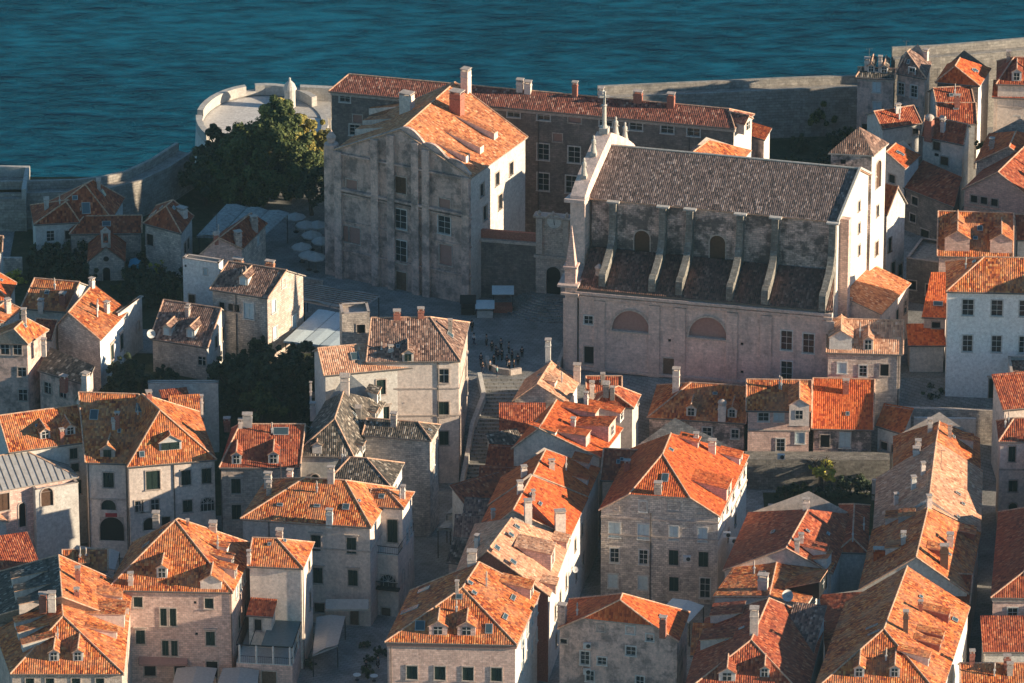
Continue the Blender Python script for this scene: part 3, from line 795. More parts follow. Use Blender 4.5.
# ================================================================ CITY WALL AND BASTION
def wall_run(pxs, label, z=ZW, th=3.0, zb=-9.5, mer=False, base_in=7.0):
    T = thing('city_wall', label, 'city wall', P(*pxs[len(pxs)//2], z)*1.0)
    mb = MB(); pb = MB(); pts = [P(x, y, z) for x, y in pxs]; ins = []; 
    for i, p in enumerate(pts):
        d = (pts[min(i+1, len(pts)-1)]-pts[max(i-1, 0)]); d.z = 0; d.normalize(); ins.append(Vector((-d.y, d.x, 0)))
    for i in range(len(pts)-1):
        p, q, m, n = pts[i], pts[i+1], ins[i], ins[i+1]
        lo = lambda v, zz: Vector((v.x, v.y, zz))
        mb.face([lo(p-m*.5, base_in), lo(q-n*.5, base_in), lo(q, z), lo(p, z)])
        mb.face([p, q, q+n*th, p+m*th]); 
        mb.face([lo(p+m*(th+1.5), zb), lo(q+n*(th+1.5), zb), q+n*th, p+m*th][::-1])
        for off, hh_, t in ((0, .5, .35), (th-.5, 1.25, .5)):
            a0, b0 = p+m*off, q+n*off
            pb.prism([a0, b0, b0+n*t, a0+m*t], hh_)
    mb.build('wall', ['rampart'], T); pb.build('parapet', ['rampart'], T)
    return T
wall_run(WALLPX, 'curving stone sea wall with walkway left of the big tree')
wall_run([(600,101),(700,96.5),(800,92),(862,90)], 'straight pale topped sea wall behind the long red roofed building', z=15)
wall_run([(895,62),(940,60),(990,56),(1080,48)], 'sea wall running behind the houses at the far top right', z=19)
def bastion():
    c = P(262, 118, 12); T = thing('bastion', 'round white fortress bastion catching the sun beside the big tree', 'bastion', (c.x, c.y, 8))
    rx, ry = 9.6, 12.5
    mb = MB(); n = 40; pb = MB()
    def pt(a, r, z): return Vector((c.x+(rx+r)*math.cos(a), c.y+(ry+r)*math.sin(a), z))
    for i in range(n):
        a, b_ = 2*math.pi*i/n, 2*math.pi*(i+1)/n
        mb.face([pt(a, 1.2, -9.5), pt(b_, 1.2, -9.5), pt(b_, 0, 11), pt(a, 0, 11)])
        mb.face([pt(a, 0, 10.8), pt(b_, 0, 10.8), Vector((c.x, c.y, 10.8))])
        dg = math.degrees((a+b_)/2) % 360
        if dg > 215 or dg < 35: hh_ = 0.02
        else: hh_ = 1.5 if (i % 8) not in (3,) else .6
        q = [pt(a, 0, 11), pt(b_, 0, 11), pt(b_, -.9, 11), pt(a, -.9, 11)]
        pb.prism(q, hh_)
    mb.build('drum', ['white'], T); pb.build('parapet', ['whitestone'], T)
    # straight eastern platform wall towards the long building
    e0 = P(300, 87, 13); mbx = MB(); e1 = P(328, 89, 13)
    mbx.prism([Vector((e0.x, e0.y, 8)), Vector((e1.x+2, e1.y, 8)), Vector((e1.x+2, e1.y+1, 8)), Vector((e0.x, e0.y+1, 8))], 5); 
    q = [P(292, 116, 10.9), P(331, 118, 10.9), P(331, 92, 10.9), P(292, 92, 10.9)]; mbx.face(q); mbx.prism([Vector((q[0].x, q[0].y, 6)), Vector((q[1].x, q[1].y, 6)), Vector((q[1].x, q[1].y+1, 6)), Vector((q[0].x, q[0].y+1, 6))], 4.7)
    mbx.build('platform', ['whitestone'], T)
    tb = MB(); t0 = P(290, 100, 12); tb.lathe(t0, [(.8, -1), (.8, 1.6), (1.0, 1.7), (.95, 1.95), (.72, 2.5), (.36, 2.9), (.14, 3.1), (.18, 3.4), (.01, 3.6)], 16)
    tb.build('sentry_turret', ['whitestone'], T)
bastion()
def far_tower():
    T = thing('tower', 'square stone wall tower with sunlit parapet at the far left edge', 'tower', P(0, 200, 8))
    mb = MB(); a, b_ = P(-40,198,13), P(26,199,13); d = Vector((0, 8, 0))
    mb.prism([Vector((a.x,a.y,6)), Vector((b_.x,b_.y,6)), Vector((b_.x,b_.y,6))+d, Vector((a.x,a.y,6))+d], 7); mb.build('wall', ['rampart'], T)
    pb = MB(); 
    for q0, q1 in ((a+d, b_+d), (b_, b_+d)):
        dd = (q1-q0).normalized(); nn = Vector((-dd.y, dd.x, 0))*.6; pb.prism([q0, q1, q1+nn, q0+nn], 1.5)
    pb.build('parapet', ['whitestone'], T)
far_tower()
# ================================================================ HOUSES
# ---- foreground left
H('large orange hipped roof house at the bottom left with two dormers over its front eave', (10,674), (124,674), (129,622), D=(-6,630), ze=12, ax='y', R1=(63,616), R2=(61,597), g=(0,1),
  roof='orange', wall='stone', dorm=[('F',54,661,1.2,1.3,'gable','grey','open'), ('F',78,661,1.2,1.3,'gable','grey','open'), ('R',117,637,1.2,1.0,'shed','plaster',None),('R',125,622,3.4,1.9,'shed','plaster','open'),
  ('L',15,628,1.4,1.1,'shed','grey',None),('L',18,638,1.4,1.1,'shed','grey',None),('L',22,650,1.4,1.1,'shed','grey',None)], chim=[('R',77,604,.6,.6,1.8,'brick')],
  wins=[('F',[30,50,76,100],684,1,1.6,'shut')])
H('moss grey roofed house with a row of white cheeked dormers at the left edge', (-24,622), (129,622), (133,588), D=(-30,580), ze=12.02, ax='y', R1=(62,597), R2=(58.5,555), g=(0,0),
  roof='orange', roofL='dark', wall='stone', dorm=[('L',12,585,1.6,1.3,'shed','plaster',None),('L',15,598,1.6,1.3,'shed','plaster',None),('L',19,611,1.6,1.3,'shed','plaster',None),
  ('R',122,601,2.2,1.1,'shed','plaster','open'),('R',129,612,1.6,1.0,'shed','plaster','open')],
  chim=[('R',78,582,.6,.6,1.7,'brick'),('L',43,608,.9,.7,1.7,'brick'),('L',52,607,.9,.7,1.7,'white'),('R',131,594,.6,.6,2.6,'white')])
H('small bright orange roofed lean house wedged behind the dark mossy roof', (62,572), (108,571), depth=6, ze=13, ax='x', g=(1,1), roof='orange', wall='plaster', dorm=[('F',84,570,1.2,1.0,'shed','brick',None)])
H('pink stone house with steep pyramid orange roof and paired green shutters', (106,590), (233,592.5), (257,545), ze=13, ax='y', R1=(175.5,520), R2=(178,518.5), rise=5.6, roof='orange', wall='pinkstone', pipes=[231],
  wins=[('F',[138,209],602,1.05,1.35,'shut'), ('F',[163.5,173],617,.85,2.4,'shut'), ('F',[140.5,210.5],637,1.1,1.9,'hood'), ('F',[165.5,174.5],648,.85,2.1,'shut'), ('F',[150,180,212],668,1.4,2.2,'deep'),
        ('F',195,602.5,.35,.35,'bare'), ('F',196.5,634,.35,.35,'bare'), ('R',[236.5,240,244],592,1,1.6,'wshut'), ('R',[239,245],622,1,1.9,'shut')],
  dorm=[('F',162,578,1.3,1.5,'gable','white','open'), ('F',211,589,2.6,1.2,'gable','plaster',None), ('R',236,577,1.3,1.3,'shed','white','open'), ('R',233,566,1.3,1.3,'shed','white','open'), ('R',228,553,1.2,1.0,'shed','white',None)],
  chim=[('R',187.5,526,.3,.3,.6,'brick'), ('R',213,530,.9,.9,.8,'trim'), ('K',156,523,.8,.8,1.2,'trim')], sky=[('L',146,545)])
H('plain plaster annex with small orange hipped roof and roof terrace in front', (247,566), (303.5,568.5), (313.5,545), ze=14, ax='x', R1=(248.5,538), R2=(277,538.5), g=(1,0), roof='orange', wall='plaster', pipes=[303],
  wins=[('R',[309],565,.9,1.3,'shut'), ('R',[310],600,.9,2.4,'shut')], chim=[('F',249,563,.45,.45,1.4,'white'), ('K',279.5,541,.8,.8,1.3,'trim')])
H('wide cream house with broad orange hipped roof and green shutters at the square', (240,518.5), (371.5,527.5), (394,491), ze=14, ax='x', R1=(305,477.5), R2=(345,475), roof='orange', wall='plaster', ridge='mortar', pipes=[269], bands=[10.4], zb=-.5,
  wins=[('F',[316,351.5],543,1.25,2.2,'hood'), ('F',[318,353],575.5,1.25,2.2,'hood'), ('F',354.5,616,1.15,2.6,'door'), ('F',319.5,608,1.3,1.4,'deep'), ('F',262,545,.6,.8,'bare'), ('F', 298, 612, 1.2, 2.2, 'door')],
  dorm=[], sky=[('F',280,505,.8,.5),('F',317,506,.8,.5),('F',346,507,.9,.9),('R',359,501,.6,.4)], chim=[('F',329.5,523,.8,.6,1.6,'grey'), ('L',268,487,.9,.6,1.7,'plaster'), ('K',331,479,.8,.6,1.4,'plaster'), ('K',290,479,.7,.6,1.0,'plaster')])
H('rear wing of the cream house with balcony door and small orange roof', (366,506), (404,508.6), (414.8,492), ze=14.4, ax='x', R1=(352,488), R2=(387,489.5), g=(1,0), roof='orange', wall='plaster', zb=-.5,
  wins=[('F',392.5,531,1.3,3.2,'shut'), ('R',[407,411],535,.9,1.8,'wshut')], chim=[('R',403,498,.5,.5,1.4,'grey')])
def balcony_block():
    T = thing('balcony_annex', 'two storey cream annex with glazed arch window and open balcony on its roof', 'annex', P(392, 630, 0))
    a, b_, c = P(371.5,553,8.6), P(398,556,8.6), P(414,531,8.6); d = a+(c-b_)
    mb = MB(); z0 = -.5; wq = [Vector((q.x, q.y, 0)) for q in (a, b_, c, d)]
    e = (wq[1]-wq[0]).normalized(); nn = Vector((e.y, -e.x, 0))
    uarch = 1.75; 
    ws = [('archglass', 388, 583, 2.1, 2.3), ('door', 386, 617, 1.2, 2.6)]; hl = []; put = []
    for st, x, y, w_, h_ in ws:
        p = onplane(x, y, wq[0], nn); u = (p-wq[0]).dot(e); hl.append((u-w_/2, u+w_/2, p.z-h_/2, p.z+h_/2)); put.append((st, Vector((wq[0].x+e.x*u, wq[0].y+e.y*u, p.z)), e, w_, h_))
    wall_panel(mb, wq[0], wq[1], z0, 8.6, hl, nn)
    for i, j in ((1,2),(2,3),(3,0)):
        ee = (wq[j]-wq[i]).normalized(); hls = []
        if i == 1:
            L = (wq[j]-wq[i]).length
            for k in (.3, .7): hls.append((L*k-.45, L*k+.45, 3.2, 5.6)); put.append(('arch', wq[i]+ee*L*k+Vector((0,0,4.4)), ee, .9, 2.4))
        wall_panel(mb, wq[i], wq[j], z0, 8.6, hls, Vector((ee.y,-ee.x,0)))
    mb.build('wall', ['plaster'], T)
    for st, p, ee, w_, h_ in put: put_window(T, st, p, ee, w_, h_)
    fb = MB(); fb.prism([Vector((q.x,q.y,8.6)) for q in wq], .12); fb.build('balcony_floor', ['terrace'], T)
    rb = MB(); up = Vector((0,0,1))
    for i, j in ((0,1),(1,2)):
        p, q = wq[i]+up*8.72, wq[j]+up*8.72; L = (q-p).length; n = int(L/.22)
        rb.bar(p+up*1.0, q+up*1.0, .05); rb.bar(p+up*.1, q+up*.1, .04)
        for k in range(n+1): rb.bar(p.lerp(q, k/n), p.lerp(q, k/n)+up*1.0, .022, 0, 4)
    rb.build('railing', ['iron'], T)
    bb = MB(); m = wq[0].lerp(wq[1], .62)+up*4.0; bb.prism([m-e*1.6, m+e*1.6, m+e*1.6+nn*.9, m-e*1.6+nn*.9], .18); 
    for k in range(15): q = m-e*1.55+e*(3.1*k/14)+nn*.85+up*.18; bb.bar(q, q+up*.95, .03, 0, 4)
    bb.bar(m-e*1.55+nn*.85+up*1.15, m+e*1.55+nn*.85+up*1.15, .05); bb.build('arch_balcony', ['iron'], T)
balcony_block()
H('tall narrow cream and arch fronted house with orange roof over the carriage arch', (85,462.5), (146,464.5), (128,371), ze=13.5, ax='x', R1=(75,404), R2=(137,394), g=(1,1), rise=6.8, roof='orange', wall='plaster', pipes=[88,126], bands=[8.2], zb=-.5,
  wins=[('F',108.5,480,1.35,2.1,'shut'), ('F',108.5,505,1.9,1.5,'arch'), ('F',112,529,3.1,3.4,'archdeep')],
  dorm=[('F',107.5,457,1.9,1.2,'gable','trim','shut')], sky=[('F',94,415,1.1,1.6),('F',140,408,1.1,1.4)], chim=[('F',117.5,428,.6,.5,1.9,'brick')])
H('pale house with steep hipped orange roof and twin window dormer beside the arch', (127,467), (217,459.5), depth=15, ze=13.5, ax='y', R1=(160,410), R2=(142,394), rise=6.3, roof='orange', wall='plaster', pipes=[127.5,173.5], zb=-.5,
  wins=[('F',153,480,1.8,2.6,'shut'), ('F',[186,206.5],477.5,1.25,2.1,'shut'), ('F',[139,145.5,155],506.5,1.0,1.6,'open'), ('F',187.5,506,1.2,1.7,'shut'), ('F',207.5,504.5,1.7,1.9,'archglass'), ('F',150,524,1.7,1.8,'archdeep'), ('F',[166],522,1.1,1.5,'deep'),('F',[150,200],545,1.3,2.2,'door')],
  dorm=[('F',170.5,450,2.9,1.3,'gable','whitetrim','shut',2.3)], sky=[('L',129,431,1,1.2),('F',142,454,.7,.8)], chim=[('R',149,401,.7,.7,1.1,'brick')])
H('long orange roofed house with bright side wall and two shaded dormers at the left', (9,452.5), (89,441.5), depth=12, ze=14.5, ax='x', R1=(1,416.5), R2=(73,405.5), g=(1,1), rise=5.8, roof='orange', wall='white', wallR='stone',
  wins=[('F',73.5,453.5,1.0,1.5,'shut'), ('F',75,467.5,1,1.2,'shut'), ('F',77,487,1.1,2,'shut')], dorm=[('F',45.5,438.5,1.3,1.1,'gable','grey','open'),('F',70.5,434.5,1.3,1.1,'gable','grey','open')], chim=[('F',62,441,.5,.5,1.4,'brick')])
H('stone house with plain red roof and two white dormers in the middle left row', (219,467.5), (300,467.5), (308,440), ze=13.2, ax='x', R1=(240,424), R2=(300,424), g=(0,1), rise=5.0, roof='red', wall='stone', pipes=[221], zb=-.5,
  wins=[('F',236,486,1.25,2.1,'hood'), ('F',236.5,512,1.25,2.1,'hood'), ('F',267,481.5,.9,1.2,'deep'), ('F',[262,285],512,1.2,2.0,'hood')], dorm=[('F',236.5,464,1.2,1.4,'gable','grey','open'), ('F',273.5,463.5,1.3,1.4,'gable','grey','open')],
  sky=[('F',281,431.5,2.0,1.2)], chim=[('F',240.5,427,.5,.5,.8,'white'), ('F',247.5,425,1.2,.8,1.3,'metal'), ('L',227,427,.8,.7,1.0,'brick')])
H('grey mossy hipped roof house with white chimney on its ridge', (292.5,455.5), (354,457), (386,402), ze=13.4, ax='y', R1=(334.7,418.5), R2=(343.5,391.5), g=(0,1), rise=4.4, roof='dark', wall='grey', zb=-.5,
  wins=[('F',[315,340],480,1,1.6,'arch')], dorm=[('F',317,453.5,1.2,1.3,'gable','white',None), ('R',379,401,2.0,1.5,'shed','white','open'), ('R',377,417,1.6,1.0,'shed','white','open'), ('R',364,450,1.4,1.0,'shed','white','open')],
  chim=[('R',345,391,1.1,.9,2.1,'white','gable'), ('L',313,416,.7,.7,1.6,'white'), ('L',311,412,.25,.25,4.0,'white')], sky=[('L',309,430,1.0,1.0)])
H('windowless rubble stone house with long dark tiled roof lit only on its right hip', (362,435), (431.5,440.5), (439.5,427), ze=14, ax='x', R1=(351,419), R2=(418,422), g=(1,0), roof='dark', wall='rubble', zb=-.5, wins=[('R',[435],470,.8,1.4,'wshut')])
H('small house with dark hipped roof tucked behind the wide cream house', (326,483), (391.5,487.5), (404.5,463), ze=13.6, ax='x', R1=(350,457), R2=(366.5,457.5), roof='dark', wall='white', zb=-.5, chim=[('F',334,492,.5,.5,1.2,'white')])
H('big cream stone house with brown grey hipped roof above the stairs', (366,362), (460.5,361), (468.5,328), ze=18, ax='x', R1=(371,314.5), R2=(430,317), g=(1,0), rise=5.0, roof='old', wall='plaster', wallR='stone', pipes=[438], zb=-.5, bands=[13.9,10],
  wins=[('F',444,376,1.2,2.0,'open'), ('F',443.5,409,1.4,2.1,'shut'), ('F',444,438,1.2,2.0,'shut'), ('R',[465],372,.7,1.8,'shut'), ('R',[463,467],405,.7,1.6,'shut')], dorm=[('F',408,361.5,1.5,1.3,'gable','plaster','shut')],
  chim=[('F',397,318,.9,.7,.8,'brick'), ('F',421,317,.8,.6,1.0,'brick')], sky=[('R',450,335,1,1)])
H('lower pale wing with pinkish striped tile roof and tall shuttered windows', (323.7,375.5), (437,365), depth=7, ze=17, ax='x', R1=(324.5,348.5), R2=(437,337), g=(1,1), rise=2.6, roof='pale', wall='white', zb=-.5,
  wins=[('F',[381,410.6],387,1.2,2.1,'shut'), ('F',350.5,389,1.2,2.1,'shut'), ('F',[384.5,411],414,1.25,2.1,'hood'), ('F',[352,384.5,411],442,1.25,2.1,'hood')], sky=[('F',355,356.5,1.1,1.3)], chim=[])
H('grey flat topped stone block with one small window behind the pale wing', (340,318.5), (372,317), depth=4, ze=18.3, ax='flat', roof='trim', wall='rubble', wins=[('F',361,329,1.1,1.3,'deep')])
H('ribbed grey metal roofed hall with sunlit white wall at the left edge', (-70,503.5), (79,477), depth=11, ze=11.5, ax='x', R1=(-60,466), R2=(26,451), rise=3.4, roof='metal', wall='pinkstone', wallR='white', gutter=False, zb=-.5, wins=[('F',22,515,.9,3.4,'archdeep'), ('F',3,502,1.6,2.4,'brown')])
H('sunlit white ruin wall with arch hole and broken stone edge', (34,495), (81,487), depth=3.5, ze=10.6, ax='flat', roof='trim', wall='white', group=None, wins=[('F',47,497,1.6,2.6,'archbrown')])
H('pinkish roofed low building between ruin wall and mossy dormer roof', (-30,590), (46,579), depth=9, ze=8, ax='sb', zhi=10.5, roof='red', wall='pinkstone')
H('small cream bottom left outbuilding with pale plaster gable', (-20,528), (9,522), depth=6, ze=8, ax='y', g=(1,1), roof='pale', wall='white')
# ---- left middle
H('tall pink plaster corner house with small hipped orange roof at the left edge', (-22,342.5), (28,344), (49,330), ze=17, ax='y', R1=(14,329), R2=(26,318), rise=2.4, roof='orange', wall='oldplaster', zb=-.5,
  wins=[('F',[5,17.5],349.5,1.1,1.4,'open'), ('F',22,372,1.1,1.3,'open'), ('F',23,395,1.1,1.6,'open')], chim=[('R',44,352,.6,.6,1.6,'white'),('R',24,322,.6,.6,1.6,'trim')])
H('low house with sagging dark brown roof lit along its near eave', (37,370), (87,384.5), D=(50,347), C=(95,366), ze=13, zhi=14.5, ax='sb', roof='dark', wall='oldplaster', wins=[('F',[48,63],388,1.1,1.6,'open')], chim=[('F',86,386,.9,.8,1.6,'white'), ('F',64,388,.9,.7,1.5,'brick')])
H('rubble gabled house with long pale blue white side wall among dark trees', (55.5,326), (100.8,340.5), (129,310.5), ze=15, ax='y', g=(1,1), R1=(68,312.5), R2=(93,284), roof='orange', wall='rubble', wallR='clean', zb=6,
  wins=[('R',[112,121.5],352,1.0,2.2,'hood'), ('R',134,328,.8,1.6,'arch')], chim=[('R',107,312,.6,.6,1.2,'white'), ('R',92,287,.6,.6,1.0,'white')])
H('plain pale flat roofed extension behind the rubble gabled house', (116,318), (130,309), (144,298), ze=15.2, ax='flat', roof='greystone', wall='white', wallR='white', zb=6, wins=[('R',138,327,.8,1.6,'arch')])
H('house with wide orange striped roof left of the rubble gable', (20.5,308), (66,312), ze=14.5, C=(96,286), ax='x', R1=(29,276.5), R2=(92,283), g=(1,1), rise=3.2, roof='orange', wall='grey', chim=[('F',63,303,.8,.8,1.2,'brick'), ('F',41,309,.7,.7,1.1,'white')])
H('small red roofed house squeezed between the corner house and the rubble gable', (30,338), (52,340), depth=6, ze=14, ax='x', g=(1,1), roof='red', wall='plaster')
H('orange roofed house with lit right slope cut by the left picture edge', (-30,330), (5,322), (22,309), ze=15.5, ax='y', R1=(-14,316), R2=(6,301), roof='orange', wall='plaster', chim=[('R',8,312,.7,.7,1.6,'white')])
H('orange roof corner behind it at the far left with glowing slope', (-35,303), (9,300), (17,283), ze=15, ax='y', R1=(-8,282), R2=(-2,272), roof='bright', wall='plaster')
H('narrow sunlit pink house wall at the far left edge of the town', (-22,252), (2,252), depth=5, ze=15, ax='x', g=(1,1), roof='orange', wall='pinkstone', wallR='white')
H('big dark red hipped roof house below the left sea wall', (34,223), (112,219), (125,198), ze=13.5, ax='y', R1=(85,184.5), R2=(93,180), rise=4.6, roof='red', wall='grey', wins=[('F',[49,52.5],236,.5,1.4,'deep')], sky=[('R',103,193,.8,1.0),('F',86,208,1.2,1.6)])
H('small red pyramid roofed front wing of the house below the left sea wall', (33.5,224.5), (80,222), depth=7, ze=13.6, ax='y', R1=(66,201.5), R2=(68,200), rise=3.0, roof='red', wall='grey', wins=[('F',[50.5],236,1.1,1.6,'glass'),('F',68,235,.8,1.3,'deep')])
H('long low house with straight red roof above the chapel', (69,234), (142,233), depth=7, ze=12.5, ax='x', R1=(84,216), R2=(141,215.5), g=(0,1), rise=2.6, roof='red', wall='rubble', sky=[('F',106.5,224,1.2,.9)], pipes=[70.5])
H('stone house with red hipped roof and blue skylight by the curved sea wall', (143,223), (181.5,233.5), (194,216), ze=15, ax='y', R1=(166,206), R2=(173,200), rise=2.6, roof='red', wall='rubble', wallR='grey', wins=[('F',150,240,1.2,1.8,'deep'), ('R',[188,185],244,.9,1.7,'shut')], sky=[('L',153,214,1.4,1.0)], chim=[('R',182,214,1.3,.9,.7,'white')])
H('pinkish stone gabled house with dark red roof and two chimneys beside the grey canopy', (197,257), (243,249), (268,223), ze=15, ax='y', R1=(219,238), R2=(251.5,213), g=(1,1), roof='red', wall='pinkstone', wallR='rubble', chim=[('R',238,242,.9,.8,1.3,'stone'), ('R',254,228,.9,.8,1.5,'stone')], wins=[('R',258,240,.8,1.2,'wshut')])
H('grey stone gabled house with pale blue shutters and small brown roofed dormer', (209.5,289), (268,298), (301,278.5), ze=18, ax='x', R1=(219,265), R2=(283.5,269.5), g=(1,1), rise=3.4, roof='old', wall='rubble', wallR='stone', pipes=[236], zb=5,
  wins=[('F',249,311,1.4,2.3,'wshut'), ('F',[222,231,237],306,.8,1.1,'deep'), ('R',[273.5],306.5,.9,1.8,'wshut'), ('R',[275],333,.9,1.8,'wshut'), ('R',294,321.5,.9,1.8,'wshut'), ('R',283.5,283,.7,1.2,'wshut')],
  dorm=[('F',243.5,285,1.3,1.2,'gable','white','wshut')], chim=[('K',238,266,1.4,.6,.8,'pale'), ('K',270,269,1.2,.6,.9,'pale')])
H('tall blank pale plaster block with tiled edge left of the grey gabled house', (180,262), (220,268), depth=2, ze=18.3, ax='flat', roof='old', wall='clean', wins=[('F',205.5,271.5,.5,.9,'wshut'), ('F',185.5,266,.3,.4,'bare'), ('F',192,299,.9,1.3,'brown')])
H('low brown roofed house with two white dormers and a white side loggia', (150,338.5), (208,347.5), (229,322), ze=13, ax='x', R1=(159,301.5), R2=(219,308), g=(1,1), rise=4.8, roof='old', wall='stone', wallR='white', zb=5,
  wins=[('F',202,361,1.1,1.3,'open'), ('R',[216,223],342,.9,1.8,'shut')], dorm=[('F',167,335.5,1.2,1.3,'gable','white','wshut'), ('F',190.5,337.5,1.2,1.3,'gable','white','wshut')])
H('pale grey low gabled house peeping over the orange roofs next to the dark trees', (146,388), (220,388), depth=1.5, ze=12, ax='flat', roof='old', wall='grey', wins=[('F',200.5,405,.9,1.6,'shut')], zb=2)
H('tiny white house with orange lean roof behind the twin window dormer roof', (172,421), (204,419), depth=5, ze=12, ax='sb', zhi=13.4, roof='orange', wall='white', chim=[('F',202,417,.35,.35,2.8,'white')])
H('tiny red roofed shed beside the pale grey low gabled house', (165,409), (193,406), depth=4, ze=12, ax='sb', zhi=13, roof='red', wall='grey')
# ---- centre
H('small gabled stone chapel like house with cream sunlit roof beside the stairs', (512,401), (567.5,403), (580,381), ze=11.5, ax='y', R1=(537,384), R2=(551.5,361), g=(1,1), roof='pale', wall='rubble', wallR='white', ridge='mortar', chim=[('R',577,380,.9,.8,2.0,'plaster'), ('K',548,358,.7,.7,2.4,'grey')], dorm=[('R',556,385,1.5,.7,'shed','plaster',None)])
H('bright orange roofed house with three stacked dormers right of the stairs', (511,449), (600.5,458), (623.5,428), ze=12, ax='y', R1=(539,428.5), R2=(556.5,399.5), g=(1,1), roof='bright', wall='plaster', wallR='white',
  dorm=[('R',612,438,3.0,2.4,'shed','pinkstone','glass'), ('R',597,421,1.6,1.5,'shed','pinkstone',None), ('R',588,445,1.8,1.7,'shed','pinkstone',None), ('R',556,436,.8,.7,'shed','white',None), ('R',622,419,1.6,1.2,'shed','white','open')], chim=[('R',586,407,.5,.5,1.8,'white'),('L',512,425,.6,.6,1.4,'plaster')])
H('red roofed house with half shadowed slope behind the pair of big roof chimneys', (487,506), (588,497), (601,468), ze=12, ax='y', R1=(533,474.5), R2=(545.5,449.5), g=(1,1), roof='bright', wall='plaster', wallR='white',
  dorm=[('R',590,466,2.2,.9,'shed','pinkstone',None), ('R',588,484,.8,.8,'shed','white','open')], chim=[('L',524,476,.7,.6,1.1,'white')])
H('fiery orange roofed house with two broad chimneys above the long sunlit wall', (470,545), (570.5,537), (588.5,497.5), ze=12, ax='y', R1=(512.5,511), R2=(531.5,475.5), g=(1,1), roof='bright', wall='plaster', wallR='white',
  wins=[('R',[575,582],545,.9,1.6,'shut'), ('R',[576,583],575,.9,1.6,'shut')], chim=[('R',528,521,.9,.8,2.6,'plaster'), ('R',560,533,1.3,.9,2.8,'plaster'), ('L',520,492,.7,.6,1.2,'white')], sky=[('R',531,495,.9,.5),('R',540,504,.9,.5)])
H('pale peach roofed house with square striped dormer ending the sunlit terrace', (452,580), (550,596.5), (571,539.5), ze=12, ax='y', R1=(487,551), R2=(511.5,518), g=(1,1), roof='pale', wall='brick', wallR='white',
  wins=[('R',[555,560,566],612,.9,1.8,'shut'), ('R',[556,561,567],640,.9,1.8,'shut')], dorm=[('R',553,566,3.4,2.4,'shed','pinkstone','open'), ('R',557,589,2.0,1.0,'shed','pinkstone',None), ('R',568,546,2.2,1.0,'shed','pinkstone',None)], sky=[('R',517,527,.8,.8),('R',511,535,.8,.8),('R',497,548,1,.8),('R',513,562,.9,.9)])
H('pink stone block with orange hipped roof, white chimney and two gabled dormers at the bottom', (384.5,642), (517,645), (540,593.5), ze=13, ax='y', R1=(462.4,587.5), R2=(479,562), roof='orange', wall='pinkstone', wallR='white', cornice='pinkfill', zb=-.5, pipes=[391],
  wins=[('F',[412,440,468,496.5],672.5,1.3,1.8,'shut'), ('R',[522,527,532,536.5],640,.8,1.7,'wshut'), ('R',[522,527,532,537],668,.8,1.7,'wshut')], dorm=[('F',438,635,2.2,1.3,'gable','pinkstone','open',1.0), ('F',466.5,635.5,2.2,1.3,'gable','pinkstone','open',1.0), ('R',532,596,2.3,1.5,'shed','pinkstone','open')],
  chim=[('K',472,575,1.1,.9,3.0,'plaster'), ('F',457,592,.4,.4,1.2,'trim')], sky=[('R',470,583,.8,.7),('R',474,593,.8,.7),('R',513,598,1.4,.6),('R',505,617,1.4,.6),('F',489,629,.9,1.4),('F',420,626,1.2,1.4),('F',459,597,.8,.8),('L',424,590,1,1.6),('L',410,610,1,2.4)])
H('four storey rough stone tenement with half hipped orange roof and mixed shutters', (598.5,510), (720,517), (749.5,455), ze=12.5, ax='y', jh=.5, R1=(662.5,454), R2=(671,433), g=(0,1), rise=4.9, roof='bright', wall='rubble', wallR='white', gutter=False, zb=-.5, pipes=[651], bands=[11.4,9.0],
  wins=[('F',[614.5,643.5],530,1.45,2.1,'wshut'), ('F',[673.7,702.6],533,1.15,1.9,'wshut'), ('F',643,506.5,.9,1.4,'glass'), ('F',673.5,507,1.5,1.2,'deep'), ('F',616.5,508.5,.5,.5,'deep'), ('F',700,511.5,.6,.6,'deep'),
        ('F',[614.6,643.5],555.5,1.1,2.0,'glass'), ('F',[673.7,703.4],557.5,1.25,2.1,'shut'), ('F',[613,643],581,1.2,1.9,'wshut'), ('F',674,584,1.25,2.0,'shut'), ('F',705,588,1.3,2.8,'glass'),
        ('R',[727,733,739,744],506,.8,1.6,'shut'), ('R',[728,735],535,.8,1.6,'shut')],
  dorm=[('R',729,496,3.2,1.7,'shed','pinkstone','open'), ('R',741,462,2.0,1.0,'shed','white','open'), ('R',699,446,1.6,.9,'shed','pinkstone',None)], chim=[('F',658,493,.9,.7,1.2,'stone'), ('R',712,452,.9,.8,1.4,'plaster'), ('R',696,443,.6,.6,1.1,'white')], sky=[('F',665,478,.9,1.5),('R',671,450,.7,.7)])
H('low house with soot stained pink wall, tiny white framed windows and orange half hip roof', (557,629), (679,642), (690,612), ze=11, ax='y', jh=.42, R1=(620,600), R2=(622.5,593.5), rise=4.4, roof='bright', wall='oldplaster', gutter=False, zb=-.5,
  wins=[('F',[601],628,.9,.9,'deep'), ('F',630.5,630,1.0,1.0,'glass'), ('F',650,637.5,.9,.9,'glass'), ('F',631,651,1.2,1.2,'glass'), ('F',585,658,1.1,1.8,'glass'), ('F',602,661,1.1,1.0,'glass'), ('F',562.5,641,.8,.6,'deep'),('F',[590,640],676,1,1.4,'glass')],
  chim=[('L',562,624,1.0,.8,2.4,'oldplaster'), ('R',663,633,.8,.7,1.9,'brick')])
H('white plaster rear extension with red roof wedged left of the rough stone tenement', (600,480), (640,482), depth=9, ze=11.2, ax='x', g=(1,1), roof='red', wall='plaster')
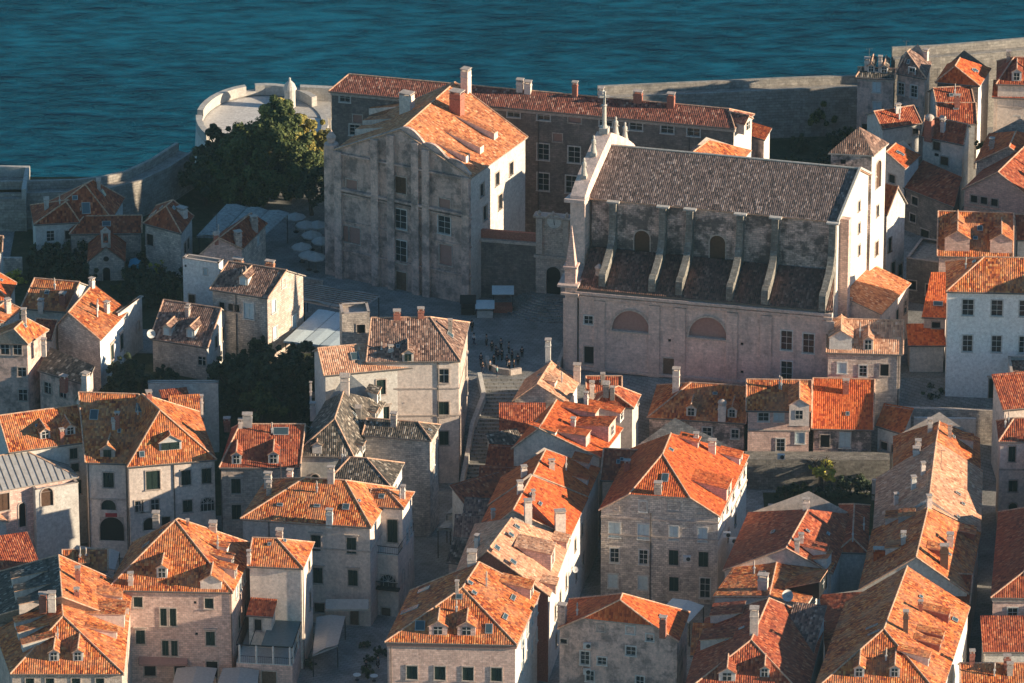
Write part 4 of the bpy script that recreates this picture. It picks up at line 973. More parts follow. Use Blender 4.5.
# lean-to shops along the stairs
for lab, a_, b_, dp, ze_, rf, wl, wn in [
  ('red tiled lean-to roof over a cream wall highest beside the stairs', (499,433), (546,433), 5.0, 6.5, 'red', 'plaster', []),
  ('low dark tiled shop roof on a cream wall second down the stairs', (496,455), (528,449), 3.6, 5.6, 'dark', 'plaster', []),
  ('narrow brown roof with dark opening third down the stairs', (485,466), (520,468), 3.6, 6.2, 'red', 'rubble', [('F',502,474,.8,.7,'deep')]),
  ('long thin brown roof fourth down the stairs above the white chimney', (478,485), (517,486), 3.2, 6.6, 'red', 'rubble', []),
  ('sloping red roof with white sunlit gable end facing the stairs', (468,509), (518,494), 4.2, 7.0, 'red', 'white', []),
  ('small brown roofed house with cypress pot behind the grey street canopies', (461,522), (498,524), 4.0, 6.4, 'old', 'stone', [('F',473,529,.6,.9,'deep')]),
  ('lower brown roofed house with pale narrow wall by the street canopies', (453,537), (489,538), 3.6, 6.0, 'old', 'stone', [('F',463,546,.7,1.2,'deep')]),
  ('dark tiled porch roof lowest on the street beside the pink block', (446,562), (482,566), 4.0, 4.6, 'dark', 'stone', [('F',459,572,.7,1.2,'deep')])]:
    H(lab, a_, b_, depth=dp, ze=ze_+3, ax='sb', zhi=ze_+3+dp*.42, roof=rf, wall=wl, wins=wn, group='low tiled shops and houses stepping down beside the stairs', chim=([('F',474,492,.6,.6,1.0,'white')] if 'white chimney' in lab else []))
H('little house with dark hipped roof and lit right hip behind the three dormer roof', (590,406), (634,408), (641,395), ze=11, ax='y', R1=(610,390), R2=(618,386), rise=2.2, roof='red', wall='plaster', wins=[('R',638,402,.5,.5,'deep')])
H('small red roofed house against the foot of the big church wall', (586,393), (622,393), depth=5, ze=10, ax='x', g=(1,1), roof='red', wall='plaster', chim=[('F',592,392,.6,.6,1.2,'white')])
# ---- right row
H('long house with dark orange hipped roof and two white gabled dormers below the church', (647,417.5), (746,423.5), depth=12, ze=7.6, ax='x', R1=(691,382.5), R2=(756,381), g=(0,1), rise=4.4, roof='orange', wall='blackplaster', zb=-.5,
  wins=[('F',[669],430,.8,1.4,'glass'), ('F',[707],432,1.2,1.3,'glass'), ('F',735,434,1.0,1.3,'glass')], dorm=[('F',691,416,1.3,1.3,'gable','white','open'), ('F',732,417.5,1.2,1.3,'gable','white','open')], chim=[('F',722,419,1.0,.8,2.0,'plaster','cowl'), ('L',676,391,.9,.8,3.0,'plaster')])
H('middle row house with white attic windows under its short striped roof', (746,410.5), (811.5,411.5), depth=10, ze=10.2, ax='x', R1=(757,380), R2=(806,380), g=(1,1), rise=3.4, roof='orange', wall='pinkstone', zb=-.5, bands=[7.2],
  wins=[('F',[763.5],417,1.4,1.2,'glass'), ('F',779,417,1.3,1.2,'wshut'), ('F',780.5,445,1.1,1.8,'glass'), ('F',800,438,1.2,1.6,'wshut'), ('F',802,420,1.2,1.3,'glass')], dorm=[('F',799,424,2.6,2.9,'gable','plaster','glass',1.0)])
H('row house with bright regular orange tiles and a white verge on its right', (811.5,428.5), (873.5,430), depth=12, ze=7.4, ax='x', R1=(804.5,379.5), R2=(879,379.5), g=(1,1), rise=5.0, roof='bright', wall='blackplaster', wallR='white', zb=-.5,
  wins=[('F',845,440,1.4,2.2,'wshut'), ('F',[825],441,1.2,1.8,'deep')])
H('low shed with smooth dark red roof at the right end of the row', (875.5,425.5), (903,434), C=(914,408), D=(884,403), ze=7.4, zhi=9.2, ax='sb', roof='bright', wall='grey', wins=[('F',[884,895],446,1.1,1.2,'deep')])
H('small red roof leaning against the church wall behind the row', (820,381), (858,381), depth=4, ze=9.5, ax='x', R1=(826,374), R2=(850,374), roof='red', wall='plaster')
H('small stone house with brown roof, pale box dormer and little gabled dormer under the apse', (826,352.5), (903,354.5), depth=8, ze=15, ax='x', R1=(836,319), R2=(890,320), g=(1,1), rise=3.6, roof='pale', wall='stone', zb=4, pipes=[899],
  wins=[('F',863,371,1.0,1.6,'glass'), ('F',884.5,370,1.1,1.7,'deep'), ('F',842,368,1.2,1.5,'wshut')], dorm=[('F',840.5,349.5,3.0,1.9,'gable','white',None), ('F',868,350,1.3,1.6,'gable','plaster','open')])
H('house with glowing orange single slope roof built against the sunlit church end', (842,296), (881.5,314.5), (911.5,283), D=(871,263), ze=16, zhi=18.2, ax='sl', roof='peach', wall='plaster', wallR='plaster', gutter=False,
  wins=[('F',[844],301,.8,1,'deep'), ('R',[888,897,905],325,.9,1.8,'shut'), ('R',[906],300,.9,1.5,'shut')])
H('tall gabled house with sunlit white end wall beside the bell tower', (862,209), (887.5,215), (908,203.5), ze=20.5, ax='x', g=(1,1), rise=3.4, roof='bright', wall='stone', wallR='white', wins=[('R',[889.5,889.8],245,.8,2.0,'shut'), ('R',893,268,.9,1.8,'shut'),('R',900,270,.9,1.8,'shut')])
H('large plain white house with rows of barred windows and orange hipped roof', (946,291.5), (1064,294), depth=14, ze=22, ax='x', R1=(984,257), R2=(1064,259), g=(0,1), rise=4.4, roof='orange', wall='clean', zb=3,
  wins=[('F',[968,997,1025],307.5,1.5,2.3,'glass'), ('F',[967.5,996.5,1024],343.5,1.3,2.4,'glass'), ('F',996,390,1.9,3.3,'hood')])
H('small cream house with flat red striped roof left of the large white house', (908,345.5), (946,345.5), depth=5, ze=12, ax='sb', zhi=13.0, roof='bright', wall='plaster', zb=5)
H('narrow house with long steep red roof rising beside the large white house', (921.5,317), (947,318), C=(950,272), D=(931,272), ze=14.5, zhi=17, ax='sb', roof='bright', wall='plaster', wins=[('F',936,325,1.1,.9,'deep')], sky=[('F',938,304,1.3,1.0)])
H('pink house with terracotta roof and two gabled attic rooms above the large white house', (937,256), (1013,258), depth=12, ze=16.5, ax='x', R1=(948,212), R2=(1015,213), g=(1,1), rise=5.2, roof='orange', wall='pinkstone', wallR='white',
  dorm=[('F',957,251,3.4,2.0,'gable','pinkstone','deep'), ('F',1001,253,3.0,2.0,'gable','pinkstone','deep'), ('F',957.5,229,1.6,1.0,'gable','plaster','glass'), ('F',999,232,1.0,.8,'shed','white','open')])
H('pink gabled house with three small square windows in a row at the right edge', (962,189.5), (1034,202), depth=12, ze=17.5, ax='y', R1=(998,172), g=(1,1), roof='red', wall='pinkstone', wins=[('F',[974,984,994.5],199,1.0,1.1,'deep')], bands=[15.0])
H('house with dark red roof and one blazing orange slope at the upper right edge', (974,163), (1040,168), (1054,138), ze=18.5, ax='y', R1=(1009,147), R2=(1016,131), rise=3.2, g=(1,1), roof='bright', wall='rubble', wins=[('F',1012,168,1.2,1.6,'wshut'), ('F',990,172,.8,1.0,'deep')])
H('cream fronted narrow house with two brown windows and orange rimmed chimney', (921,136), (964,145), (970,130), ze=18.5, ax='x', R1=(930,124), R2=(967,124), g=(1,1), rise=2.4, roof='red', wall='plaster', wins=[('F',936.7,146,1.1,1.3,'brown'), ('F',944.5,161,1.2,1.3,'brown'), ('F',936.5,155,.7,.5,'bare')], chim=[('F',929,137,1.1,.9,2.6,'brick','cowl')])
H('dark ruined rubble house with broad brown roof in the shade of the bell tower', (903,187), (954,207), C=(962,177), D=(923,160), ze=14.5, zhi=16, ax='sb', roof='red', wall='blackstone', zb=2, wins=[('F',[915],201,1.2,1.2,'deep'), ('F',[913],218,1.1,1.2,'deep'), ('F',[925],235,1.6,1.6,'deep')])
H('grey blue plaster house with half lit orange roof just behind the bell tower', (874,159), (905.5,169), (921,155), ze=17.5, ax='y', R1=(886,152), R2=(896,143), rise=2.0, g=(1,1), roof='bright', wall='white', wins=[('F',892,179,1.1,1.3,'deep')])
H('grey house with dark red roof between the tall sea wall house and cream front', (882,129), (922,123), depth=6, ze=17.5, ax='x', g=(1,1), roof='red', wall='grey', wins=[('F',908.5,146,.6,.6,'deep'), ('F',918,131,.9,.9,'deep')])
H('tall old five storey house on the sea wall with pale shutters and dark mansard roof', (855.5,77), (895,79), depth=9, ze=21, ax='x', R1=(862,67), R2=(894,66), rise=1.8, g=(0,1), roof='dark', wall='oldplaster', wins=[('F',[876.5],87,1.1,1.6,'wshut'), ('F',877,108,1.1,1.7,'wshut'), ('F',[865,890],128,.9,1.3,'deep')],
  chim=[('F',867,69,.7,.7,1.4,'white'), ('F',880,71,.5,.5,2.0,'white')], dorm=[('F',871,72,1.0,1.0,'gable','white','open'), ('F',884,73,1.0,1.0,'gable','white','open')], cornice='trim')
H('right half of the tall sea wall house with brown gabled roof above the pale shutters', (895.5,73), (926.5,79), (932,62), ze=21.3, ax='y', R1=(907,52), R2=(910,49), rise=2.6, g=(0,1), jh=None, roof='old', wall='oldplaster', wallR='white', wins=[('F',[899,914],88.5,1.0,1.8,'glass'), ('F',[899,914.5],109,1.0,1.7,'glass'), ('F',[912],72,.9,1.2,'glass')], chim=[('R',926,59,.6,.6,1.2,'white')])
H('tall shaded slate grey house with orange rimmed roof and thin sunlit right edge', (935,82), (980,86), (991.5,68), ze=21, ax='y', R1=(955,66), R2=(960,57.5), rise=2.6, g=(0,1), roof='bright', wall='blackstone', wallR='white', wins=[], zb=8)
H('stepped red roofed terrace house in front of the slate grey tall house', (938,112), (976,110), depth=8, ze=18.6, ax='x', g=(1,1), roof='red', wall='grey', wins=[])
H('dark red roofed rear house above the cream front with two brown windows', (937,124), (977,124), depth=7, ze=17.6, ax='x', g=(1,1), roof='red', wall='grey')
H('old house with dark roof dormer above a loggia at the top right edge', (992,97), (1062,100), depth=3, ze=18.5, ax='sb', zhi=20.0, roof='red', wall='plaster', wins=[('F',[1005,1021],102.5,2.0,1.1,'deep'), ('F',1016,122,1.2,1.8,'wshut')], zb=8)
H('upper storey with steep red roof and white dormer at the top right corner', (996,84), (1064,86), depth=9, ze=20.6, ax='x', R1=(1014,57), R2=(1060,55), rise=5, roof='red', wall='plaster', dorm=[('F',1016.5,81,1.4,1.5,'gable','white','glass')], zb=8)
H('tile roofed outbuildings ridge behind the large white house', (1016,240), (1060,240), depth=8, ze=15, ax='x', g=(1,1), roof='red', wall='grey')
# ---- bottom right
H('house with long dark red roof and low sunlit parapet next to the shaded garden', (722,571), (833,574), (857,515), ze=9.5, ax='y', R1=(786,548), R2=(808,509), g=(1,1), roof='red', wall='plaster', wallR='grey', dorm=[('R',827,560,1.9,1.6,'shed','grey',None)], chim=[('R',797,549,.6,.5,1.0,'white'),('R',801,543,.6,.5,1.0,'white'),('R',806,508,.8,.5,1.0,'white')], sky=[('L',773,532,.8,.5)])
H('brown roofed low house right of the sunlit parapet', (836,552), (868,553), depth=14, ze=9.3, ax='y', g=(0,0), roof='red', wall='grey')
H('house with golden sunlit slope, long striped dormer and white satellite dish', (712,597), (806,606), (835,563), ze=10, ax='y', R1=(769,597), R2=(780,546), g=(1,1), roof='orange', wall='grey', wallR='white',
  dorm=[('R',823,591,3.6,2.2,'shed','deep','open'), ('R',829,566,2.0,1.6,'shed','white',None)], chim=[('L',763,589,1.2,.9,1.7,'white')])
H('broad dark roofed house with one golden sun stripe near the bottom centre right', (682,694), (806,698), (826,622), ze=10.5, ax='y', R1=(751,640), R2=(769,598), roof='red', wall='plaster', wallR='grey',
  dorm=[('F',727,681,2.0,1.2,'gable','white','open'), ('F',764.5,677,1.1,1.2,'gable','white','open'), ('L',712,620,3.2,1.4,'shed','plaster',None), ('L',702,645,3.0,1.4,'shed','plaster','open')], chim=[('R',754,630,1.0,1.0,2.7,'white')])
H('tiny white walled house with speckled orange roof by the narrow alley', (690,655.5), (727,657), depth=5, ze=9.5, ax='sb', zhi=11.5, roof='orange', wall='white', wins=[('F',701,662,.9,.9,'deep')], sky=[('F',724,648,.9,1)])
H('brown tiled house with green awning piece near the foot of the golden slope', (779,655), (812,659), depth=8, ze=10.4, ax='sb', zhi=13.8, roof='old', wall='grey', wallR='grey')
H('largest glowing orange roofed house at the bottom right with lone tall chimney', (812,692), (941,697), (970.5,606.5), ze=12, ax='y', R1=(883.8,629), R2=(907.3,566), g=(0,1), roof='orange', wall='plaster', wallR='white',
  dorm=[('F',859,677,1.2,1.3,'gable','white','open'), ('F',894.5,677,1.2,1.3,'gable','white','open'), ('R',949,621,1.5,1.2,'shed','brick','open'), ('R',943,641,1.4,1.0,'shed','brick','open'), ('R',940,650,1.4,1.0,'shed','brick','open'), ('R',929,664,1.5,1.2,'shed','white','open')],
  chim=[('R',905.5,631,.6,.6,2.4,'wood')], sky=[('R',921,597,.7,.5),('R',955,620,1,.8),('L',872,627,.4,1.6),('L',874,633,.4,1.6)])
H('shaded brown roofed house left of the largest orange roof', (826,660), (868,660), depth=18, ze=9.5, ax='y', R1=(862,640), R2=(884,590), g=(0,1), roof='red', wall='grey', dorm=[('L',850,622,1.6,1.0,'shed','metal',None)])
H('farthest roof of the right hand terrace with a small glowing corner', (893,468), (981,470), (980,438), ze=10, ax='y', R1=(936,442), R2=(939.5,421), g=(1,1), roof='orange', wall='plaster', dorm=[('R',973,446,2.0,1.2,'shed','plaster',None)], chim=[('L',918,452,.7,.7,1.4,'plaster'),('L',916,460,.8,.7,1.5,'grey'),('L',930,430,.6,.6,1.3,'plaster')])
H('long peach coloured sunlit roof in the middle of the right hand terrace', (872,540), (981,532), (983,470), ze=10, ax='y', R1=(928,506), R2=(936,442), g=(1,1), roof='pale', wall='plaster', wallR='white', chim=[('L',923,473,.5,.5,1.2,'white'),('L',896,504,.5,.5,1.2,'white'),('R',929,509,.6,.6,1.6,'white')], sky=[('R',963,504,.7,.5),('R',958,517,.7,.5)])
H('amber roof with striped little dormers nearer down the right hand terrace', (858,590), (969,594), (981,533), ze=10, ax='y', R1=(916,557), R2=(928,507), g=(1,1), roof='orange', wall='grey', wallR='white', dorm=[('R',943,556,1.8,1.1,'shed','brick','open'), ('R',975,539,2.0,1.2,'shed','brick',None), ('L',886,522,2.0,1.0,'shed','plaster',None), ('L',886,552,2.0,1.0,'shed','plaster',None), ('L',899,520,2.0,1.0,'shed','metal',None)],
  chim=[('R',950,545,.8,.8,1.3,'white'), ('R',944,566,1.0,.8,2.6,'wood'),('L',880,557,1.6,.8,.9,'bright')])
H('grey end house with plain dark wall before the largest orange roof', (905,600), (970,604), depth=8, ze=9, ax='x', g=(1,1), roof='red', wall='rubble')
H('pale house with balcony and dark red hipped roof on the right edge above the alley', (998.5,441.5), (1060,442), depth=9, ze=13, ax='x', R1=(1014,418), R2=(1060,418), roof='red', wall='plaster', zb=-.5, bands=[8.8], wins=[('F',1012,454,.9,2.2,'shut'), ('F',1013,486,1.1,1.6,'shut'), ('F',1013,507,1.1,1.2,'arch')])
H('pink fronted house with long smooth dark red roof at the right edge', (990.5,597.5), (1080,599), D=(998,512), C=(1088,513), ze=11.5, ax='y', R1=(1031,566), R2=(1041,505), roof='red', wall='pinkstone', zb=-.5, wins=[('F',1012.5,615.5,1.2,2.1,'glass')], cornice='trim')
H('low red roofed annex between the alley and the pink fronted house', (983,652), (1050,652), depth=6, ze=8, ax='sb', zhi=10, roof='red', wall='grey')
H('bottom right corner house with speckled old striped roof and brick chimney', (961,690), (1050,690), depth=8, ze=10, ax='x', R1=(963,661), R2=(1040,663), g=(1,1), roof='orange', wall='grey', chim=[('F',1007,668,.8,.6,1.4,'brick'),('F',972,663,.6,.6,1.4,'brick')])
H('small flat topped white house at the right edge below the large white house', (1009,378), (1050,378), depth=6, ze=13, ax='flat', roof='old', wall='white', wins=[('F',[1017],386,1.4,.9,'deep')])
H('red roofed house stepping down below the small flat topped white house', (1003,410), (1060,405), depth=6, ze=12, ax='sb', zhi=14.5, roof='red', wall='plaster')
# ================================================================ COLLEGIUM, LONG BUILDING, CHURCH
def up_(p, z): return Vector((p.x, p.y, z))
def collegium():
    h = H('massive weathered college building with tall blind facade and glowing orange gable roof', (333,150), (471.5,178), (528,137), ze=27, ax='y', R1=(400,130), R2=(455,82), g=(1,0), roof='peach', wall='oldplaster', wallR='white',
      gutter=False, zb=7.6, name='college_building', cat='building', group=None,
      wins=[('F',400.5,219,2.0,2.9,'glass'), ('F',444.5,225,1.9,2.6,'glass'), ('F',400.5,251.5,2.0,3.3,'glass'), ('F',401.5,286,1.7,4.2,'door'), ('F',400.5,185,1.9,2.4,'brown'), ('F',[352,445],188,1.7,2.4,'pink'), ('F',[338,355],232,1.7,2.4,'pink'), ('F',446,255,1.9,3.0,'pink'),
            ('R',[482,497,511],190,1.1,1.9,'deep'), ('R',[485,500],213,1.1,2.2,'deep')],
      chim=[('L',407,112,1.7,1.3,2.6,'plaster'), ('R',457,113,1.7,1.3,3.0,'brick'), ('K',466,92,1.1,1.1,3.2,'plaster')])
    T = h.T; wq = h.wq; e = (wq[1]-wq[0]).normalized(); nn = Vector((e.y, -e.x, 0)); L = (wq[1]-wq[0]).length
    pb = MB(); z0 = 7.6; r1 = h.faces['R'][3]; ur = (r1-wq[0]).dot(e)
    for u in (.5, L*.30, L*.42, L*.60, L*.68, L-.6):
        zt = 27+ (5.0*(1-abs(u-ur)/ (L/2)) if .8 < u < L-.8 else 0)*.92
        q = wq[0]+e*u; pb.prism([up_(q-e*.55+nn*.02, z0), up_(q+e*.55+nn*.02, z0), up_(q+e*.55+nn*.58, z0), up_(q-e*.55+nn*.58, z0)], zt-z0)
    pb.build('pilasters', ['oldplaster'], T)
    cb = MB()
    for z, t, hh in ((21.3, .55, .3), (20.7, .25, .2), (12.2, .25, .2), (26.6, .4, .25), (16.6, .12, .15)):
        cb.prism([up_(wq[0]-e*.2+nn*.0, z), up_(wq[1]+e*.2, z), up_(wq[1]+e*.2+nn*(t+.1), z), up_(wq[0]-e*.2+nn*(t+.1), z)], hh)
    cb.build('string_courses', ['oldplaster'], T)
    # raised curved gable parapet
    gb = MB(); n = 44; pts = []
    for i in range(n+1):
        u = L*i/n; base = 27+ (r1.z-27)*(1-abs(u-ur)/(ur if u < ur else L-ur))
        s = (u-ur)/(L-ur) if u > ur else 0
        bump = .25 if u <= ur else .35+.75*abs(math.sin(s*math.pi*3.0))
        pts.append((u, base+bump))
    for (u0, z_0), (u1, z_1) in zip(pts[:-1], pts[1:]):
        a, b_ = wq[0]+e*u0, wq[0]+e*u1
        f = nn*.10; k = -nn*.32
        lo = 24
        gb.face([up_(a, 26.5 if False else min(z_0, z_1)-2.2)+f, up_(b_, min(z_0, z_1)-2.2)+f, up_(b_, z_1)+f, up_(a, z_0)+f])
        gb.face([up_(a, z_0)+f, up_(b_, z_1)+f, up_(b_, z_1)+k, up_(a, z_0)+k]); gb.face([up_(a, z_0)+k, up_(b_, z_1)+k, up_(b_, z_1-1.6)+k, up_(a, z_0-1.6)+k])
    gb.build('gable_parapet', ['oldplaster'], T)
    # finial on left corner pier
    fb = MB(); q = wq[0]-e*1.1; fb.prism([up_(q-e*.8, z0), up_(q+e*.8, z0), up_(q+e*.8-nn*1.5, z0), up_(q-e*.8-nn*1.5, z0)], 19.6, 0)
    c = up_(q-nn*.7, z0+19.6); fb.lathe(c, [(1.0,0),(1.0,.3),(.45,.4),(.6,.9),(.7,1.3),(.35,1.8),(.1,2.2),(.01,2.4)], 10); fb.build('corner_pier', ['oldplaster'], T)
    # long low dormers on the slopes
    for fc, px, py, w_ in (('R',496,139,1.1), ('R',482,153,1.1), ('R',468,162,1.2), ('L',358,134,1.6), ('L',366,125,1.8), ('L',372,113,1.8)):
        p0, n_, _ = h.fplane[fc]; p = onplane(px, py, p0, n_); nh = Vector((n_.x, n_.y, 0)).normalized(); t = Vector((-nh.y, nh.x, 0)); ts = math.hypot(n_.x, n_.y)/n_.z
        D = MB(); hh = 1.0; Lx = hh/(ts-math.tan(math.radians(14))); hw = w_/2
        top = [p+t*hw+Vector((0,0,hh)), p-t*hw+Vector((0,0,hh))]; bk = -nh*Lx+Vector((0,0,math.tan(math.radians(14))*Lx))
        quad_tile(D, [top[1], top[0], top[0]+bk, top[1]+bk], 0); D.face([p-t*hw, p+t*hw, top[0], top[1]], 1)
        D.face([p+t*hw, top[0], top[0]+bk], 1); D.face([p-t*hw, top[1], top[1]+bk], 1)
        D.build('dormer', ['peach', 'plaster'], T)
    return h
CO = collegium()
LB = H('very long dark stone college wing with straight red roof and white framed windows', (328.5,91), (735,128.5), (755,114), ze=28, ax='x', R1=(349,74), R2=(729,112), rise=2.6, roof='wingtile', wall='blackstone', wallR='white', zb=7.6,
  name='college_wing', cat='building', group=None, gutter=True, cornice='trim', pipes=[540,690],
  wins=[('F',[515,545,576,607,637,668,694],None,1.7,1.3,'glass')] if False else
  [('F',[515],113,1.8,1.3,'glass'), ('F',[545],116,1.8,1.3,'glass'), ('F',[576],118.5,1.8,1.3,'pink'), ('F',[607],122,1.8,1.3,'glass'), ('F',[637],126,1.8,1.3,'glass'), ('F',[668],129,1.8,1.3,'glass'), ('F',[694],131.8,1.8,1.3,'glass'),
   ('F',[345],98,1.5,1.2,'glass'), ('F',[358,559],119,1.3,1.2,'pink'), ('F',[355],130,1.5,1.6,'glass'), ('F',[544.5,575.5],152,1.7,2.4,'glass'), ('F',[544.5,573],182,1.7,2.6,'glass'), ('F',515,150,1.6,2.4,'glass')],
  chim=[('F',520,90,.9,.8,1.3,'plaster'), ('F',528,92,.9,.8,1.3,'plaster'), ('K',575,92,.7,.7,1.2,'brick'), ('F',601,96,.7,.7,.9,'grey'), ('F',638,101,1.2,.8,1.2,'brick'), ('F',671,106,1.0,.8,1.6,'brick')], sky=[], dorm=[('R',748,130,2.4,1.4,'gable','plaster','open')])
H('small wing with sunlit orange gable roof peeping above the church ridge', (668,172), (738,165), (752,150), ze=26, ax='y', R1=(693,152), R2=(709,140), rise=2.8, g=(0,1), roof='orange', wall='plaster', wallR='white', zb=8, group=HG)
H('tall pale end pavilion of the dark college wing with lit upper floor', (735.5,131), (765,140), (772,128), ze=24, ax='sb', zhi=24.5, roof='bright', wall='oldplaster', wallR='white', zb=8, wins=[('F',745,140,1,1.6,'deep')], group=HG)

def arcwin(parent, st, p, e, w_, h_): return put_window(parent, st, p, e, w_, h_)
wall_mat('buttstone', (0.25,0.23,0.20), (0.15,0.135,0.12), (0.10,0.09,0.08), (0.065,0.06,0.056), bw=.6, bh=.35, amt=0.6, bump=0.9)
def church():
    ZN, ZA = 30.0, 20.0
    A, B, C = P(589,198,ZN), P(838,222,ZN), P(880,179,ZN); D = A+(C-B)
    e = (B-A).normalized(); nn = Vector((e.y, -e.x, 0)); bk = (C-B)
    T = thing('church', 'large baroque church with grey brown tiled nave roof and scroll buttresses', 'church', up_((A+C)/2, 7.6))
    wq = [up_(q, 0) for q in (A+e*.3-nn*.3, B-e*.3-nn*.3, C-e*.3+nn*.3, D+e*.3+nn*.3)]
    z0 = 7.6; mb = MB(); holes = []; put = []
    for st, x, y, w_, h_ in (('archbrown', 642, 245, 2.1, 4.2), ('archbrown', 717.5, 250, 2.1, 4.2), ('deep', 820, 243, 1.8, 4.0) ):
        p = onplane(x, y, wq[0], nn); u = (p-wq[0]).dot(e); holes.append((u-w_/2, u+w_/2, p.z-h_/2, p.z+h_/2)); put.append((st, up_(wq[0]+e*u, p.z), e, w_, h_))
    put = put[:2]; holes = holes[:2]
    wall_panel(mb, wq[0], wq[1], z0, ZN, holes, nn, 0, .4)
    be = (wq[2]-wq[1]); bl = be.length; be.normalize(); bn = Vector((be.y, -be.x, 0))
    hr = []
    for (px, py) in ((859,206),(859,228),(859,250)):
        p = onplane(px, py, wq[1], bn); u = (p-wq[1]).dot(be); hr.append((u-.35, u+.35, p.z-.7, p.z+.7)); put.append(('deep', up_(wq[1]+be*u, p.z), be, .7, 1.4))
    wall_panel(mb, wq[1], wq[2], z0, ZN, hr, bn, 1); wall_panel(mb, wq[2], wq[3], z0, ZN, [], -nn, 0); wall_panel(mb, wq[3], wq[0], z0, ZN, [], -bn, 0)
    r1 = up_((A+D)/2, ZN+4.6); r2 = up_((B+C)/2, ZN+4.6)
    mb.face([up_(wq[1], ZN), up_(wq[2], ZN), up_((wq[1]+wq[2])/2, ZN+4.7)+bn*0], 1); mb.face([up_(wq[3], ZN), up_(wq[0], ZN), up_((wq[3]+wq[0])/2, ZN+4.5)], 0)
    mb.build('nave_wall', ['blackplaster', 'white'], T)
    for a in put: put_window(T, *a)
    rb = MB()
    for pts in ([A, B, r2, r1], [C, D, r1, r2]):
        quad_tile(rb, pts); rb.face([q-Vector((0,0,.2)) for q in pts], 1)
        for i in range(4): p, q = pts[i], pts[(i+1) % 4]; rb.face([p, q, q-Vector((0,0,.2)), p-Vector((0,0,.2))], 1)
    roof = rb.build('nave_roof', ['churchtile', 'mortar'], T)
    # verge of lit parapet along the right gable
    vb = MB()
    for p, q in ((B, r2), (r2, C)): vb.bar(p+Vector((0,0,.1)), q+Vector((0,0,.1)), .22, 0, 4)
    vb.bar(r1, r2, .16, 0, 6); vb.build('verge', ['whitestone'], T)
    # aisle
    a1, b1 = P(577,288.5,ZA), P(833,311,ZA); ea = (b1-a1).normalized(); na = Vector((ea.y, -ea.x, 0))
    a1i, b1i = a1-na*.3+ea*.2, b1-na*.3-ea*.2
    ab = MB(); hl = []; pt2 = []
    for st, x, y, w_, h_ in (('archpink', 631, 321, 5.2, 3.0), ('archpink', 708, 327.5, 5.2, 3.0), ('glass', 588.5, 320, 1.2, 1.2), ('deep', 589, 355, 1.3, 2.5), ('door', 670, 370, 1.9, 3.4), ('glass', 786.5, 340.5, 1.5, 2.8), ('glass', 808.5, 343.5, 1.5, 2.8), ('glass', 786.5, 371, 1.5, 2.8),
                             ('bare', 599.5, 342, .4,.4), ('bare', 669.5, 340.5, .4,.4), ('bare', 742, 344, .4,.4), ('bare', 742, 372, .4,.4)):
        p = onplane(x, y, a1i, na); u = (p-up_(a1i, 0)).dot(ea); hl.append((u-w_/2, u+w_/2, p.z-h_/2, p.z+h_/2)); pt2.append((st, up_(a1i, 0)+ea*u+Vector((0,0,p.z)), ea, w_, h_))
    wall_panel(ab, up_(a1i, 0), up_(b1i, 0), z0-1, ZA, hl, na, 0, .35)
    # depth of the aisle up to the nave wall
    c1 = up_(B, 0)-e*.3; d1 = up_(A, 0)+e*.3
    ee = (c1-up_(b1i, 0)); wall_panel(ab, up_(b1i, 0), c1, z0-1, ZA+.1, [], Vector((ee.y, -ee.x, 0)).normalized(), 1)
    wall_panel(ab, d1-e*.5, up_(a1i, 0), z0-1, ZA+.1, [], -ea, 0)
    zj = 23.0
    ab.face([up_(b1i, ZA), up_(c1, ZA), up_(c1, zj)], 1); ab.face([up_(a1i, ZA), up_(d1, ZA), up_(d1, zj)], 0)
    ab.build('aisle_wall', ['churchwall', 'white'], T)
    for a in pt2: 
        if a[0] == 'archpink':
            # segmental lunette: half disc of plaster with stone rim
            q = a[1]; W, Hh = a[3], a[4]; rim = MB(); fil = MB(); n = 20
            arc = lambda r, dy: [q+ea*(r*math.cos(math.pi*i/n))+Vector((0,0,-Hh/2+Hh/(W/2)*r*math.sin(math.pi*i/n)))+na*dy for i in range(n+1)]
            o_, i_ = arc(W/2+.25, .14), arc(W/2, .14)
            for k in range(n): rim.face([o_[k], o_[k+1], i_[k+1], i_[k]]); rim.face([i_[k], i_[k+1], i_[k+1]-na*.4, i_[k]-na*.4])
            fl = arc(W/2+.02, -.26); fil.face(fl); 
            # spandrels
            s0 = arc(W/2, .004)
            for k in range(n):
                p_, q_ = s0[k], s0[k+1]; rim2 = [p_, q_, up_(q_, q.z+Hh/2+.01), up_(p_, q.z+Hh/2+.01)]; fil.face(rim2, 1)
            rim.prism([q-ea*(W/2+.3)+Vector((0,0,-Hh/2-.2)), q+ea*(W/2+.3)+Vector((0,0,-Hh/2-.2)), q+ea*(W/2+.3)+Vector((0,0,-Hh/2-.2))+na*.25, q-ea*(W/2+.3)+Vector((0,0,-Hh/2-.2))+na*.25], .2)
            w0 = rim.build('lunette', ['trim'], T); k = fil.build('infill', ['pinkfill', 'churchwall'], w0, loc=w0['_o']); k.location = (0,0,0)
        else: put_window(T, *a)
    rr = MB(); q = [a1, b1, up_(c1, zj), up_(d1, zj)]; quad_tile(rr, q)
    rr.face([v-Vector((0,0,.2)) for v in q], 1)
    rr.prism([a1-Vector((0,0,.25)), b1-Vector((0,0,.25)), b1-Vector((0,0,.25))-na*.5, a1-Vector((0,0,.25))-na*.5], .22, 1)
    rr.build('aisle_roof', ['aisletile', 'gutter'], T)
    # pilasters, cornice on aisle wall
    pl = MB()
